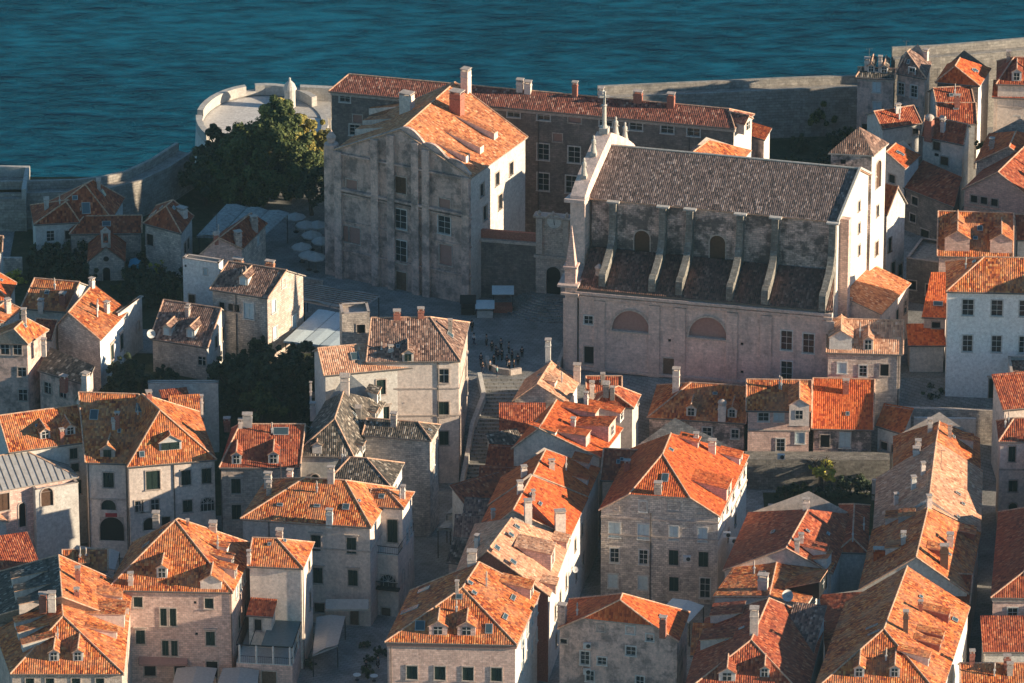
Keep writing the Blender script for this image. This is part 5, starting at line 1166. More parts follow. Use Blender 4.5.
    for x in (569,600,655,681,733,767,829):
        f0, f1 = projx(up_(a1i, ZA)), projx(up_(b1i, ZA)); u = (x-f0)/(f1-f0); m = up_(a1i, z0-1).lerp(up_(b1i, z0-1), u)
        pl.prism([m-ea*.75+na*.01, m+ea*.75+na*.01, m+ea*.75+na*.22, m-ea*.75+na*.22], ZA-z0-.6)
    for z, t in ((ZA-.75, .5), (ZA-1.4, .25), (z0+.6, .3)):
        pl.prism([up_(a1i, z)-ea*.4, up_(b1i, z)+ea*.1, up_(b1i, z)+ea*.1+na*t, up_(a1i, z)-ea*.4+na*t], .35)
    pl.build('aisle_mouldings', ['churchwall'], T)
    # scroll buttresses
    for px in (614, 664, 691, 741.5, 776.5, 833.5):
        f0, f1 = projx(up_(A, ZN)), projx(up_(B, ZN)); u = (px-f0)/(f1-f0); m = up_(A, 0).lerp(up_(B, 0), u)-nn*.3
        t_out = (up_(a1, 0)-up_(A, 0)).dot(nn)-.2; k_ = t_out/5.5
        prof = [(0, ZN-.25), (.75, ZN-.25), (.85, ZN-3.2), (1.05, ZN-4.6), (1.5, ZN-5.7), (2.3, ZN-6.5), (3.3, ZN-7.1), (4.3, ZN-7.7), (4.8, ZN-7.6), (5.2, ZN-8.0), (5.3, ZN-8.8), (5.3, ZA-.1)]
        prof = [(x_*k_, y_) for x_, y_ in prof]; bb = MB()
        for (o0, z_0), (o1, z_1) in zip(prof[:-1], prof[1:]):
            p, q = m+nn*o0, m+nn*o1
            bb.face([up_(p, z_0)-e*.45, up_(p, z_0)+e*.45, up_(q, z_1)+e*.45, up_(q, z_1)-e*.45])
            for s in (-1, 1): bb.face([up_(p, z_0)+e*.45*s, up_(q, z_1)+e*.45*s, up_(q, ZA-.5)+e*.45*s, up_(p, ZA-.5)+e*.45*s])
        cp = MB(); cp.prism([up_(m, ZN-.2)-e*.85, up_(m, ZN-.2)+e*.85, up_(m, ZN-.2)+e*.85+nn*1.0, up_(m, ZN-.2)-e*.85+nn*1.0], .22)
        o = bb.build('buttress', ['buttstone'], T); k = cp.build('cap', ['whitestone'], o, loc=o['_o']); k.location = (0,0,0)
    # west front: tall thin screen wall seen from its side with curved top, statues and cross
    fr = MB(); f0 = up_(A, 0)-e*.1; back = (D-A); bl2 = back.length; bd = back.normalized(); n = 14
    apex = r1.z+1.8
    def ztop(s):     # s 0..1 across the front
        k = 1-abs(2*s-1); return ZN+.6+(apex-ZN-.6)*(k**.8)
    fa, fb_ = f0-bd*1.2, f0+back+bd*1.2; W = fb_-fa; th = 2.0
    for i in range(n):
        s0, s1 = i/n, (i+1)/n; p, q = fa+W*s0, fa+W*s1
        z_0, z_1 = ztop(s0), ztop(s1)
        fr.face([up_(p, z_0), up_(q, z_1), up_(q, z_1)-e*th, up_(p, z_0)-e*th]); fr.face([up_(p, z0), up_(q, z0), up_(q, z_1), up_(p, z_0)]); fr.face([up_(p-e*th, z0), up_(q-e*th, z0), up_(q, z_1)-e*th, up_(p, z_0)-e*th])
    fr.face([up_(fa, z0), up_(fa-e*th, z0), up_(fa-e*th, ztop(0)), up_(fa, ztop(0))])
    for z in (ZN-.3, ZA-.2):
        fr.prism([up_(fa-bd*.4+e*.1, z), up_(fa-bd*.4-e*(th+.7), z), up_(fb_-e*(th+.7), z), up_(fb_+e*.1, z)], .5)
    fr.build('west_front', ['churchwall', 'white'], T)
    # lower side part of the front with corner obelisk
    lf = MB(); q0 = up_(a1i, z0-1)-ea*.2; lf.prism([q0-ea*1.6+na*.35, q0+na*.35, q0-na*7, q0-ea*1.6-na*7], ZA-z0+1.4); 
    for z, t in ((ZA+.4, .9), (ZA-.9, .5)): lf.prism([up_(q0, z)-ea*(1.6+t)+na*(.35+t), up_(q0, z)+na*(.35+t)+ea*.3, up_(q0, z)-na*7+ea*.3, up_(q0, z)-ea*(1.6+t)-na*7], .3)
    lf.build('corner_bay', ['churchwall'], T)
    ob = MB(); q = up_(q0, ZA+.7)-ea*.9-na*.3; ob.box(q, 1.5, 1.5, 2.2, 0, ex=ea); ob.box(q+Vector((0,0,2.2)), 1.9, 1.9, .25, 0, ex=ea)
    c = q+Vector((0,0,2.45)); sq = [c+ea*a*.65+na*b_*.65 for a, b_ in ((-1,-1),(1,-1),(1,1),(-1,1))]; ob.prism(sq, 0, 0, top=[c+ea*a*.05+na*b_*.05+Vector((0,0,5.6)) for a, b_ in ((-1,-1),(1,-1),(1,1),(-1,1))])
    ob.build('obelisk', ['pinkstone'], T)
    cn = MB(); c = up_(q0, ZA+.7)-na*2.6+ea*2.4; cn.lathe(c-Vector((0,0,.5)), [(.5,0),(.5,1.2),(.4,1.3),(.6,1.9),(.3,2.2),(.01,2.4)], 12); cn.build('urn', ['trim'], T)
    # statues and cross
    def statue(s, hh=2.3):
        p = fa+W*s-e*th/2; p = up_(p, ztop(s)-.1); m = MB()
        m.box(p, .8, .8, .5, 0, ex=e); m.lathe(p+Vector((0,0,.5)), [(.42,0),(.36,.5),(.26,hh*.45),(.33,hh*.62),(.30,hh*.72),(.12,hh*.78),(.17,hh*.86),(.14,hh*.95),(.01,hh)], 10)
        m.bar(p+Vector((0,0,.5+hh*.6)), p+Vector((0,0,.5+hh*.45))+e*.45, .09); m.build('statue', ['whitestone'], T)
    for s in (.12, .3, .72, .9): statue(s, 2.5)
    m = MB(); p = up_(fa+W*.5-e*th/2, apex-.1); m.box(p, 1.2, 1.2, .8, 0, ex=e); m.lathe(p+Vector((0,0,.8)), [(.5,0),(.3,.4),(.26,3.0),(.4,3.2),(.01,3.4)], 10); z = 4.0
    m.box(p+Vector((0,0,z)), .28, .28, 2.0, 0, ex=e); m.box(p+Vector((0,0,z+1.1)), 1.3, .28, .28, 0, ex=(e+bd*.3).normalized()); m.build('cross', ['whitestone'], T)
    # strip buttress on the lit end
    sb = MB(); p = up_(wq[1], z0).lerp(up_(wq[2], z0), .12); sb.prism([p-be*.5, p+be*.5, p+be*.5+bn*1.3, p-be*.5+bn*1.3], ZN-z0-.2, 0); sb.build('end_buttress', ['pinkstone'], T)
    # bell tower
    Tt = thing('bell_tower', 'square bell tower with low tiled pyramid roof and one sunlit face behind the nave', 'bell tower', up_(P(860,150,36), 7.6))
    ZT = 35.0; a, b_, c = P(831,152.5,ZT), P(872,154.5,ZT), P(886,143.5,ZT); d = a+(c-b_)
    m = MB(); w = [up_(q, 0) for q in (a, b_, c, d)]; puts = []
    for i, j in ((0,1),(1,2),(2,3),(3,0)):
        ex = (w[j]-w[i]).normalized(); nx = Vector((ex.y, -ex.x, 0)); hl = []; L = (w[j]-w[i]).length
        if i == 1:
            for (zc, hh, st, ww) in ((31.3, 4.0, 'archbrown', 1.5), (26, 1.6, 'deep', .7), (20.5, 2.0, 'brown', .9)):
                hl.append((L/2-ww/2, L/2+ww/2, zc-hh/2, zc+hh/2)); puts.append((st, w[i]+ex*L/2+Vector((0,0,zc)), ex, ww, hh))
        if i == 0:
            hl.append((L*.3-.35, L*.3+.35, 33.4, 34.1)); puts.append(('bare', w[i]+ex*L*.3+Vector((0,0,33.75)), ex, .7, .7))
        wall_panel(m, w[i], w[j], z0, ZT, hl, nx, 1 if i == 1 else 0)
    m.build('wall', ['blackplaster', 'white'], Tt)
    for q in puts: put_window(Tt, *q)
    r = MB(); ap = P(858,131.5,ZT+3.2); ap = up_((a+c)/2, ZT+3.1); o2 = .3; cc = (a+c)/2
    qs = [q+(q-cc).normalized()*.45 for q in (a, b_, c, d)]
    for i in range(4): p, q = up_(qs[i], ZT), up_(qs[(i+1) % 4], ZT); quad_tile(r, [p, q, ap]); r.face([p, q, q-Vector((0,0,.2)), p-Vector((0,0,.2))], 1)
    r.face([up_(q, ZT-.2) for q in qs], 1)
    r.build('roof', ['old', 'trim'], Tt)
church()
# sacristy houses behind the tower are covered by the house list
# ---- portal wall between college and church
def portal():
    T = thing('portal_wall', 'dark stone portal with arched doorway and round clock beside a court wall', 'portal', P(554, 300, 8))
    zt = 16.8
    a, b_ = P(476,238,zt), P(541,243,zt); e = (b_-a).normalized(); nn = Vector((e.y,-e.x,0)); m = MB()
    wall_panel(m, up_(a,0), up_(b_,0), 7.6, zt, [], nn); m.prism([up_(a,zt-.3)-nn*.6, up_(b_,zt-.3)-nn*.6, up_(b_,zt-.3)+nn*.5, up_(a,zt-.3)+nn*.5], .4, 1)
    m.prism([up_(a,zt), up_(b_,zt), up_(b_,zt)-nn*.5, up_(a,zt)-nn*.5], 1.3, 2)
    m.build('court_wall', ['blackstone','trim','brick'], T)
    zp = 20.8
    c, d = P(538.5,212,zp), P(573,215,zp); e2 = (d-c).normalized(); n2 = Vector((e2.y,-e2.x,0)); L = (d-c).length
    # keep the portal in line with the court wall
    sh = ((up_(b_,0)-up_(c,0)).dot(n2))+.4; c = c+n2*sh; d = d+n2*sh
    c, d = [up_(q, 0) for q in (c, d)]
    m = MB(); p = onplane(553.5, 277, c, n2); u = (p-c).dot(e2)
    wall_panel(m, c, d, 7.6, zp, [(u-1.0, u+1.0, 9.2, 13.6)], n2, 0, .5); m.prism([up_(c,zp)-e2*.3+n2*.35, up_(d,zp)+e2*.3+n2*.35, up_(d,zp)+e2*.3-n2*1.2, up_(c,zp)-e2*.3-n2*1.2], .3, 1)
    m.prism([up_(c,14.9)-e2*.2+n2*.4, up_(d,14.9)+e2*.2+n2*.4, up_(d,14.9)+e2*.2, up_(c,14.9)-e2*.2], .4, 1)
    for k in (0.12, .88): q = up_(c, 15.4).lerp(up_(d, 15.4), k); m.prism([q-e2*.4+n2*.02, q+e2*.4+n2*.02, q+e2*.4+n2*.3, q-e2*.4+n2*.3], zp-15.5, 1)
    m.build('portal_front', ['stone','trim'], T)
    put_window(T, 'archdeep', c+e2*u+Vector((0,0,11.4)), e2, 2.0, 4.4)
    f = MB()
    for k in (.1, .5, .9): q = up_(c, zp+.3).lerp(up_(d, zp+.3), k); f.lathe(q, [(.2,0),(.3,.4),(.1,.7),(.01,.8)], 8)
    f.build('finials', ['trim'], T)
    cl = MB(); q = onplane(554, 221.5, c+n2*.06, n2); n = 20
    ring = lambda r, dy: [q+e2*r*math.cos(2*math.pi*i/n)+Vector((0,0,r*math.sin(2*math.pi*i/n)))+n2*dy for i in range(n)]
    o, i_ = ring(1.25, .12), ring(1.0, .12)
    for k in range(n): j = (k+1) % n; cl.face([o[k], o[j], i_[j], i_[k]], 0); cl.face([o[k], o[j], o[j]-n2*.2, o[k]-n2*.2], 0)
    cl.face(ring(1.0, .05), 1); cl.bar(q+n2*.1, q+n2*.1+Vector((0,0,.75)), .04, 2, 4); cl.bar(q+n2*.1, q+n2*.1+Vector((.1,0,-.5)), .05, 2, 4)
    cl.build('clock', ['trim','whitetrim','iron'], T)
    # round stepped landing in front of the church door
    s = MB(); ctr = P(552, 301, 8)
    for k in range(9): s.lathe(ctr+Vector((0, 0, -.02)), [(7.4-.55*k, 0), (7.4-.55*k, .17*(k+1)), (0.01, .17*(k+1))], 28, 0, math.pi*1.0, math.pi*2.0)
    struct(s.build('church_steps', ['paving']))
portal()
# ================================================================ CHAPEL
def chapel():
    z0 = 7.6; ze = 11.0
    a, b_ = P(88.5,261.5,ze), P(124,261,ze); e = (b_-a).normalized(); nn = Vector((e.y,-e.x,0)); D = -nn*9
    T = thing('chapel', 'tiny dark stone chapel with round window and bell cote among shrubs', 'chapel', up_((a+b_)/2, z0))
    w = [up_(q, 0) for q in (a, b_, b_+D, a+D)]; m = MB(); L = (w[1]-w[0]).length
    wall_panel(m, w[0], w[1], z0, ze, [(L/2-.5, L/2+.5, 7.9, 10.1)], nn)
    for i, j in ((1,2),(2,3),(3,0)): ex = (w[j]-w[i]).normalized(); wall_panel(m, w[i], w[j], z0, ze, [], Vector((ex.y,-ex.x,0)))
    pk = 2.1; m0 = (w[0]+w[1])/2
    m.face([up_(w[0],ze), up_(w[1],ze), up_(m0, ze+pk)]); m.face([up_(w[2],ze), up_(w[3],ze), up_(m0+D, ze+pk)])
    m.build('wall', ['rubble'], T); put_window(T, 'archdeep', m0+Vector((0,0,9.0)), e, 1.0, 2.2)
    r = MB()
    for s in (0, 1):
        q = [up_(w[0],ze)-e*.2+nn*.2, up_(w[3],ze)-e*.2, up_(m0+D,ze+pk+.15), up_(m0,ze+pk+.15)+nn*.2] if s == 0 else [up_(w[1],ze)+e*.2+nn*.2, up_(w[2],ze)+e*.2, up_(m0+D,ze+pk+.15), up_(m0,ze+pk+.15)+nn*.2]
        quad_tile(r, q); r.face([v-Vector((0,0,.14)) for v in q], 1)
    r.build('roof', ['red','trim'], T)
    b2 = MB(); q = up_(m0, ze+pk-.1)-nn*.2
    for s in (-1, 1): b2.box(q+e*s*.5, .3, .45, 2.2, 0, ex=e)
    b2.box(q+Vector((0,0,2.2)), 1.4, .5, .25, 0, ex=e); b2.box(q+Vector((0,0,0)), 1.3, .45, .6, 0, ex=e); b2.prism([q+Vector((0,0,2.45))+e*x-nn*y for x, y in ((-.6,-.2),(.6,-.2),(.6,.2),(-.6,.2))], 0, 0, top=[q+Vector((0,0,3.0))+e*x-nn*y for x, y in ((-.05,-.2),(.05,-.2),(.05,.2),(-.05,.2))])
    o = b2.build('bell_cote', ['trim'], T); bl = MB(); bl.lathe(q+Vector((0,0,1.1)), [(.28,0),(.2,.3),(.12,.5),(.01,.6)], 10); k = bl.build('bell', ['iron'], o, loc=o['_o']); k.location = (0,0,0)
    rw = MB(); q = m0+Vector((0,0,11.4))+nn*.06; n = 18; ring = lambda rr, dy: [q+e*rr*math.cos(2*math.pi*i/n)+Vector((0,0,rr*math.sin(2*math.pi*i/n)))+nn*dy for i in range(n)]
    o_, i_ = ring(.62,.1), ring(.4,.1)
    for k in range(n): j = (k+1) % n; rw.face([o_[k], o_[j], i_[j], i_[k]]); rw.face([o_[k], o_[j], o_[j]-nn*.2, o_[k]-nn*.2])
    rw.face(ring(.4,.02), 1); rw.build('round_window', ['trim','deep'], T)
chapel()
# ================================================================ TREES AND SHRUBS
def leafmat(name, c1, c2, c3):
    m, nt, b = newmat(name, 0.7); oi = N(nt, 'ShaderNodeNewGeometry')
    n = noise(nt, oi.outputs['Position'], 0.5, 3, 0.6); wn = N(nt, 'ShaderNodeTexWhiteNoise', noise_dimensions='3D')
    mp = N(nt, 'ShaderNodeVectorMath', operation='SCALE'); mp.inputs['Scale'].default_value = 3.0; nt.links.new(oi.outputs['Position'], mp.inputs[0])
    fl = N(nt, 'ShaderNodeVectorMath', operation='FLOOR'); nt.links.new(mp.outputs[0], fl.inputs[0]); nt.links.new(fl.outputs[0], wn.inputs['Vector'])
    f = math_(nt, 'ADD', math_(nt, 'MULTIPLY', n, .6), math_(nt, 'MULTIPLY', wn.outputs['Value'], .4))
    nt.links.new(ramp(nt, f, [(.25, c1), (.5, c2), (.78, c3)]), b.inputs['Base Color'])
leafmat('leaf_dark', (0.018,0.030,0.018), (0.036,0.055,0.028), (0.07,0.09,0.04))
leafmat('leaf_mid', (0.022,0.036,0.012), (0.06,0.085,0.022), (0.15,0.16,0.05))
leafmat('leaf_yellow_lit', (0.16,0.17,0.025), (0.42,0.38,0.05), (0.65,0.56,0.10))  # yellow-green foliage, brightened in colour to stand in for patches of sun
plain('bark', (0.09,0.07,0.055), 0.95, 0.3, 5)
def crown_mesh(seed, blobs, n, size, mat, flat=.75):
    rnd = random.Random(seed); v = []; f = []
    sub = []
    for (cx, cy, cz, r) in blobs:
        for k in range(max(5, int(7*r))):
            while True:
                d = Vector((rnd.uniform(-1,1), rnd.uniform(-1,1), rnd.uniform(-1,1)))
                if .2 < d.length < 1: break
            sub.append((Vector((cx, cy, cz))+Vector((d.x*r, d.y*r, d.z*r*flat)), rnd.uniform(.22,.5)*r*.8))
    for k in range(n):
        c, r = rnd.choice(sub)
        d = Vector((rnd.gauss(0,1), rnd.gauss(0,1), rnd.gauss(0,1))).normalized()*r*(rnd.random()**.35)
        p = c+d; nrm = (d.normalized()+Vector((rnd.gauss(0,.5), rnd.gauss(0,.5), rnd.gauss(.3,.5)))).normalized(); t = nrm.orthogonal().normalized(); t = (Matrix.Rotation(rnd.uniform(0, 6.28), 3, nrm) @ t); q = nrm.cross(t); s = size*rnd.uniform(.6, 1.3)
        i = len(v); v += [tuple(p-t*s*.5), tuple(p+q*s*.28), tuple(p+t*s*.5), tuple(p-q*s*.28)]; f.append((i, i+1, i+2, i+3))
    me = bpy.data.meshes.new('crown'); me.from_pydata(v, [], f); me.materials.append(MATS[mat]); return me
def trunk_mesh(h, spread, seed, r=.28):
    rnd = random.Random(seed); m = MB(); top = Vector((rnd.uniform(-.3,.3), rnd.uniform(-.3,.3), h)); m.bar((0,0,-.4), top, r, 0, 8, r*.65)
    for k in range(6):
        a = k*1.05+rnd.uniform(-.3,.3); e = top+Vector((math.cos(a)*spread, math.sin(a)*spread, spread*rnd.uniform(.6,1.3))); m.bar(top-Vector((0,0,.3*k*.3)), e, r*.45, 0, 6, r*.15)
        for j in range(2): m.bar(top.lerp(e, .6), top.lerp(e, .6)+Vector((rnd.uniform(-1,1), rnd.uniform(-1,1), 1.0))*spread*.4, r*.2, 0, 5, r*.07)
    me = bpy.data.meshes.new('trunk'); me.from_pydata(m.v, [], m.f); me.materials.append(MATS['bark']); return me
B1 = [(0,0,3.6,1.9),(1.4,.4,3.1,1.4),(-1.3,-.5,3.2,1.4),(.3,-1.3,2.9,1.3),(-.2,1.3,3.4,1.3),(.2,0,4.9,1.2)]
B2 = [(0,0,1.1,1.2),(1.0,.4,.9,.9),(-1.0,-.3,1.0,.9),(.2,.8,.9,.8)]
CR = {'dark': crown_mesh(1, B1, 5200, .42, 'leaf_dark'), 'dark2': crown_mesh(5, B1, 5200, .40, 'leaf_dark'), 'mid': crown_mesh(2, B1, 5200, .40, 'leaf_mid'), 'bush': crown_mesh(3, B2, 2200, .26, 'leaf_dark'), 'bushm': crown_mesh(4, B2, 2000, .26, 'leaf_mid'),
      'yellow': crown_mesh(6, [(0,0,2.4,1.2),(.6,.3,2.1,.8),(-.7,0,2.2,.8)], 1900, .30, 'leaf_yellow_lit'), 'bushy': crown_mesh(8, B2, 1500, .26, 'leaf_yellow_lit')}
TR = {k: trunk_mesh(2.2, 1.4, i) for i, k in enumerate(('dark','dark2','mid','yellow'))}; TRB = trunk_mesh(.5, .6, 9, .1)
def tree(px, py, z, kind, s, label, group=None, sz=None, cat=None):
    p = P(px, py, z); nm = 'shrub' if kind.startswith('bush') else 'tree'
    T = thing(nm, label, cat or nm, p, group, random.uniform(0, 6.28)); T.scale = (s, s, sz or s)
    for n_, me in (('crown', CR[kind]), ('trunk', TRB if nm == 'shrub' else TR[kind])):
        o = bpy.data.objects.new(n_, me); COL.objects.link(o); o.parent = T
# big tree by the bastion: its own large crown
def bigtree():
    p = P(262, 202, 8); T = thing('tree', 'huge dark evergreen tree with olive green crown beside the bastion', 'tree', p)
    bl = [(0,0,6.5,4.2),(-4.5,0,5.2,3.2),(4.6,1,5.4,3.3),(1.5,3,9.2,3.3),(-2.2,2.2,8.2,2.9),(3.0,3.5,11.0,2.2),(-6.5,-1,3.4,2.4),(6.5,.5,4.2,2.4),(0,-3,4.0,3.0),(3.5,-2.4,3.6,2.4),(-3.4,-3,3.2,2.4),(2.6,5,12.6,1.5)]
    bl = [(a*1.02, b*1.0, c*1.0, r*1.12) for a, b, c, r in bl]; me = crown_mesh(11, bl, 60000, .55, 'leaf_mid'); o = bpy.data.objects.new('crown', me); COL.objects.link(o); o.parent = T
    o = bpy.data.objects.new('trunk', trunk_mesh(4.5, 4.5, 12, .6)); COL.objects.link(o); o.parent = T
bigtree()
leafmat('leaf_sungold', (0.07,0.075,0.018), (0.22,0.19,0.045), (0.55,0.43,0.11))  # sunlight on the evergreen's top put into this golden leaf colour
CR['sungold'] = crown_mesh(21, B1, 26000, .20, 'leaf_sungold'); TR['sungold'] = trunk_mesh(2.2, 1.4, 5)
tree(279,188,8,'sungold',2.25,'added tree, sunlight painted golden olive into its crown, rising behind the huge evergreen')  # extra crown standing in for the evergreen's lit top
tree(314,180,8,'sungold',1.7,'leafy tree, sun painted golden into its leaves at the corner of the college wing')
tree(330,200,8,'dark2',1.0,'small dark tree hard against the college corner pier')
tree(222,180,8,'dark2',1.5,'dark tree under the bastion wall behind the curved sea wall')
tree(290,200,8,'dark',1.3,'dark tree standing in front of the huge evergreen trunk')
tree(240,190,8,'dark',1.5,'dark broad tree left of the huge evergreen trunk')
tree(205,205,8,'dark',1.5,'dark tree against the curved sea wall left of the huge evergreen')
tree(312,215,8,'dark2',1.3,'dark tree between the huge evergreen and the college corner pier')
tree(300,190,8,'mid',1.6,'olive green leafy tree right of the huge evergreen below the wing')
GT = 'dark trees in the hollow between the orange roofs and the grey gabled house'
for i, (x, y, z, k, s) in enumerate([(118,418,5,'dark',1.1),(140,415,5,'dark2',1.15),(165,405,5,'dark',1.0),(128,395,7,'dark2',1.0),(232,425,4,'dark',1.1),(252,408,6,'dark2',1.35),(275,400,7,'dark',1.35),(300,392,8,'dark2',1.3),(316,408,6,'dark',1.25),(292,425,4,'dark2',1.2),(310,440,2,'dark',1.0),(226,400,7,'dark2',1.1),(258,372,8,'dark',.9),(238,392,8,'dark2',1.0)]):
    tree(x, y, z, k, s, 'dark leafy tree in the shaded hollow, '+['leftmost, behind the low gabled block','second from the left behind the orange roofs','third from the left behind the grey block','behind the rubble gable side wall','in front of the grey gabled house corner','near the middle of the hollow','under the pale plank roof','tucked against the pale wing house','touching the pale wing house wall','behind the red roofed row house','right behind the mossy hipped roof','directly right of the low brown roofed house','highest, below the plank roof edge','at the foot of the grey gabled house'][i], GT)
tree(262,432,4,'mid',1.25,'rounded grey green tree standing in front of the shaded hollow trees')
GS = 'dark shrubs around the chapel'
for i, (x, y, k, s) in enumerate([(40,262,'bush',1.6),(54,270,'bush',1.8),(70,264,'bush',1.9),(80,278,'bush',1.5),(36,280,'bush',1.3),(60,284,'bush',1.5),(140,290,'bush',1.8),(158,300,'bush',2.0),(175,302,'bush',1.8),(146,268,'bush',1.4),(165,268,'bush',1.3),(132,300,'bush',1.3),(172,285,'bush',1.5),(150,308,'bush',1.5),(46,300,'bush',1.2)]):
    tree(x, y, 8, k, s, 'dark rounded shrub in the chapel garden, '+['under the small red pyramid roofed wing','second left of the chapel, back row','third left of the chapel, back row','touching the left chapel wall','at the far left by the garden wall','in front row left of the chapel','right of the chapel in the front','by the low brown roofed house top','next to the blank pale block','just right of the blue tarpaulin','below the house with blue skylight','in front of the chapel right corner','left of the blank pale block wall','behind the low brown roofed house ridge','behind the wide orange striped roof'][i], GS)
tree(163,272,8,'bushy',1.15,'small shrub with a spot of sun painted into its yellow green leaves right of the chapel')
tree(16,284,8,'bushy',1.1,'small shrub with sunlight painted into its leaves at the far left edge between orange roofs')
tree(118,292,8,'bushm',.7,'small mid green shrub right at the chapel door')
tree(821,494,0.0,'yellow',1.45,'yellow green small tree brightened with painted sun in the walled garden')
tree(800,496,0.0,'bushm',1.0,'mid green shrub left of the bright yellow green tree')
for i, (x, y, s) in enumerate([(850,492,1.4),(866,497,1.2),(838,500,1.3),(812,505,1.2),(870,485,1.2),(785,498,1.0)]):
    tree(x, y, 0, 'bush', s, 'dark shrub in the walled garden, '+['right of the yellow tree','second from the right wall','just right of the yellow tree foot','in front of the yellow tree','against the right panel wall','leftmost one'][i], 'dark shrubs of the walled garden')
tree(940,402,5,'bush',1.5,'round dark bush below the small cream house with red striped roof')
tree(922,404,5,'bush',1.1,'smaller dark bush left of the round bush under the cream house')
tree(818,134,8,'mid',1.0,'olive tree in the waste ground before the straight sea wall')
for i, (x, y, s) in enumerate([(800,150,1.2),(840,148,1.3),(852,160,1.2),(825,165,1.3),(795,168,1.1)]):
    tree(x, y, 8, 'bush', s, 'dark scrub bush on the waste ground, '+['leftmost in the back row','right of the olive tree','against the bell tower side','before the olive tree','nearest the church ridge'][i], 'dark scrub on the waste ground')
for i, (x, y, s) in enumerate([(846,138,.8),(852,130,.7),(838,132,.7)]):
    tree(x, y, 8, 'bushm', s, 'pale dry bush beside the tall sea wall house, '+['nearest the camera','touching the house wall','leftmost of the three'][i], 'pale dry bushes by the sea wall house')
tree(985,152,14,'bushm',1.0,'green bush between the slate grey tall house and the loggia')
tree(500,525,7,'bush',.55,'potted cypress like bush on the shop roofs beside the peach roof')
tree(640,690,0,'dark',1.0,'dark climbing tree against the soot stained pink wall')
# ================================================================ CANOPIES, PARASOLS, STALLS
def canopy(px4, z, zg, label, mat='canvas', n=3, cat='canopy', drop=.25, ribs=True, stripes=0):
    q = [P(x, y, z) for x, y in px4]; T = thing('canopy', label, cat, up_((q[0]+q[2])/2, zg)); m = MB()
    n = max(1, n)
    for i in range(n):
        a, b_ = q[0].lerp(q[1], i/n), q[0].lerp(q[1], (i+1)/n); d, c = q[3].lerp(q[2], i/n), q[3].lerp(q[2], (i+1)/n); mm = (a+b_)/2+Vector((0,0,drop)); mn = (d+c)/2+Vector((0,0,drop))
        g = (b_-a)*.02
        m.face([a+g, mm, mn, d+g]); m.face([mm, b_-g, c-g, mn]); m.face([a+g, d+g, d+g-Vector((0,0,.2)), a+g-Vector((0,0,.2))]); m.face([a+g, b_-g, b_-g-Vector((0,0,.25)), a+g-Vector((0,0,.25))])
        m.face([a+g-Vector((0,0,.05)), b_-g-Vector((0,0,.05)), c-g-Vector((0,0,.05)), d+g-Vector((0,0,.05))])
    m.build('cloth', [mat], T); pm = MB()
    for v in q: v2 = v.lerp((q[0]+q[2])/2, .06); pm.bar(up_(v2, zg), v2, .07)
    pm.build('poles', ['iron'], T)
    if stripes:
        s = MB()
        for k in range(1, stripes):
            a, b_ = q[0].lerp(q[3], k/stripes)+Vector((0,0,drop+.03)), q[1].lerp(q[2], k/stripes)+Vector((0,0,drop+.03)); s.bar(a, b_, .06, 0, 4)
        s.build('battens', ['wood'], T)
canopy([(302,300),(358,312),(381,296),(305,284)], 12, 8, 'flat grey striped canopy at the foot of the college facade', 'trim', 2, stripes=9)
canopy([(283,341),(338,347),(372,318),(318,309)], 11.5, 8, 'pale blue white plank roof beside the grey flat topped block', 'lightshutter', 3, drop=.06)
canopy([(196,236),(262,238),(290,213),(226,204)], 12.5, 8, 'big dull grey awning behind the pinkish gabled house', 'greystone', 3)
canopy([(312,655),(338,645+0),(346,616),(316,617)], 3.2, 0, 'square beige parasol canopy on the cobbled square by the annex', 'canvas', 1)
canopy([(170,690),(212,688),(218,668),(176,668)], 3.2, 0, 'pale striped market awning at the bottom left', 'canvas', 1)
canopy([(214,690),(258,690),(260,670),(222,668)], 3.2, 0, 'second pale striped market awning at the bottom beside the terrace', 'canvas', 1)
canopy([(437,529),(458,530),(470,517),(450,515)], 4.2, 0, 'grey canvas canopy over the stair street', 'greystone', 1)
canopy([(446,514),(464,514),(474,503),(456,502)], 5.2, 1, 'second grey canvas canopy higher over the stair street', 'greystone', 1)
canopy([(60,560),(95,566),(104,553),(76,545)], 4.5, 0, 'pale grey awning between the ruin wall and the arch', 'canvas', 1)
canopy([(98,568),(115,570),(120,552),(104,549)], 4.2, 0, 'narrow grey awning directly before the carriage arch', 'canvas', 1)
canopy([(128,266),(140,267),(141,260),(130,259)], 9.8, 8, 'little blue tarpaulin right of the chapel', 'blue', 1)
canopy([(657,613),(690,622),(705,606),(672,598)], 3.5, 0, 'pale court awning at the foot of the stone tenement', 'lightshutter', 1)
def awn(px, py, z, w_, d_, label, mat='canvas'):
    p = P(px, py, z); T = thing('awning', label, 'awning', p); m = MB(); m.face([p+Vector((-w_/2, 0, 0)), p+Vector((w_/2, 0, 0)), p+Vector((w_/2, d_, .8)), p+Vector((-w_/2, d_, .8))]); m.face([p+Vector((-w_/2, 0, 0)), p+Vector((w_/2, 0, 0)), p+Vector((w_/2, 0, -.3)), p+Vector((-w_/2, 0, -.3))]); m.build('cloth', [mat], T)
    b_ = MB(); 
    for s in (-1, 1): b_.bar(p+Vector((s*w_/2, 0, 0)), p+Vector((s*w_/2, d_, 0.4)), .04)
    b_.build('arms', ['iron'], T)
awn(163,664,3.3,6.0,1.6,'brown wall awning on the pink stone house with pyramid roof','pinkfill')
awn(347,609,4.0,5.4,1.2,'long grey wall awning on the wide cream house','canvas')
GP = 'round pale parasols outside the college'
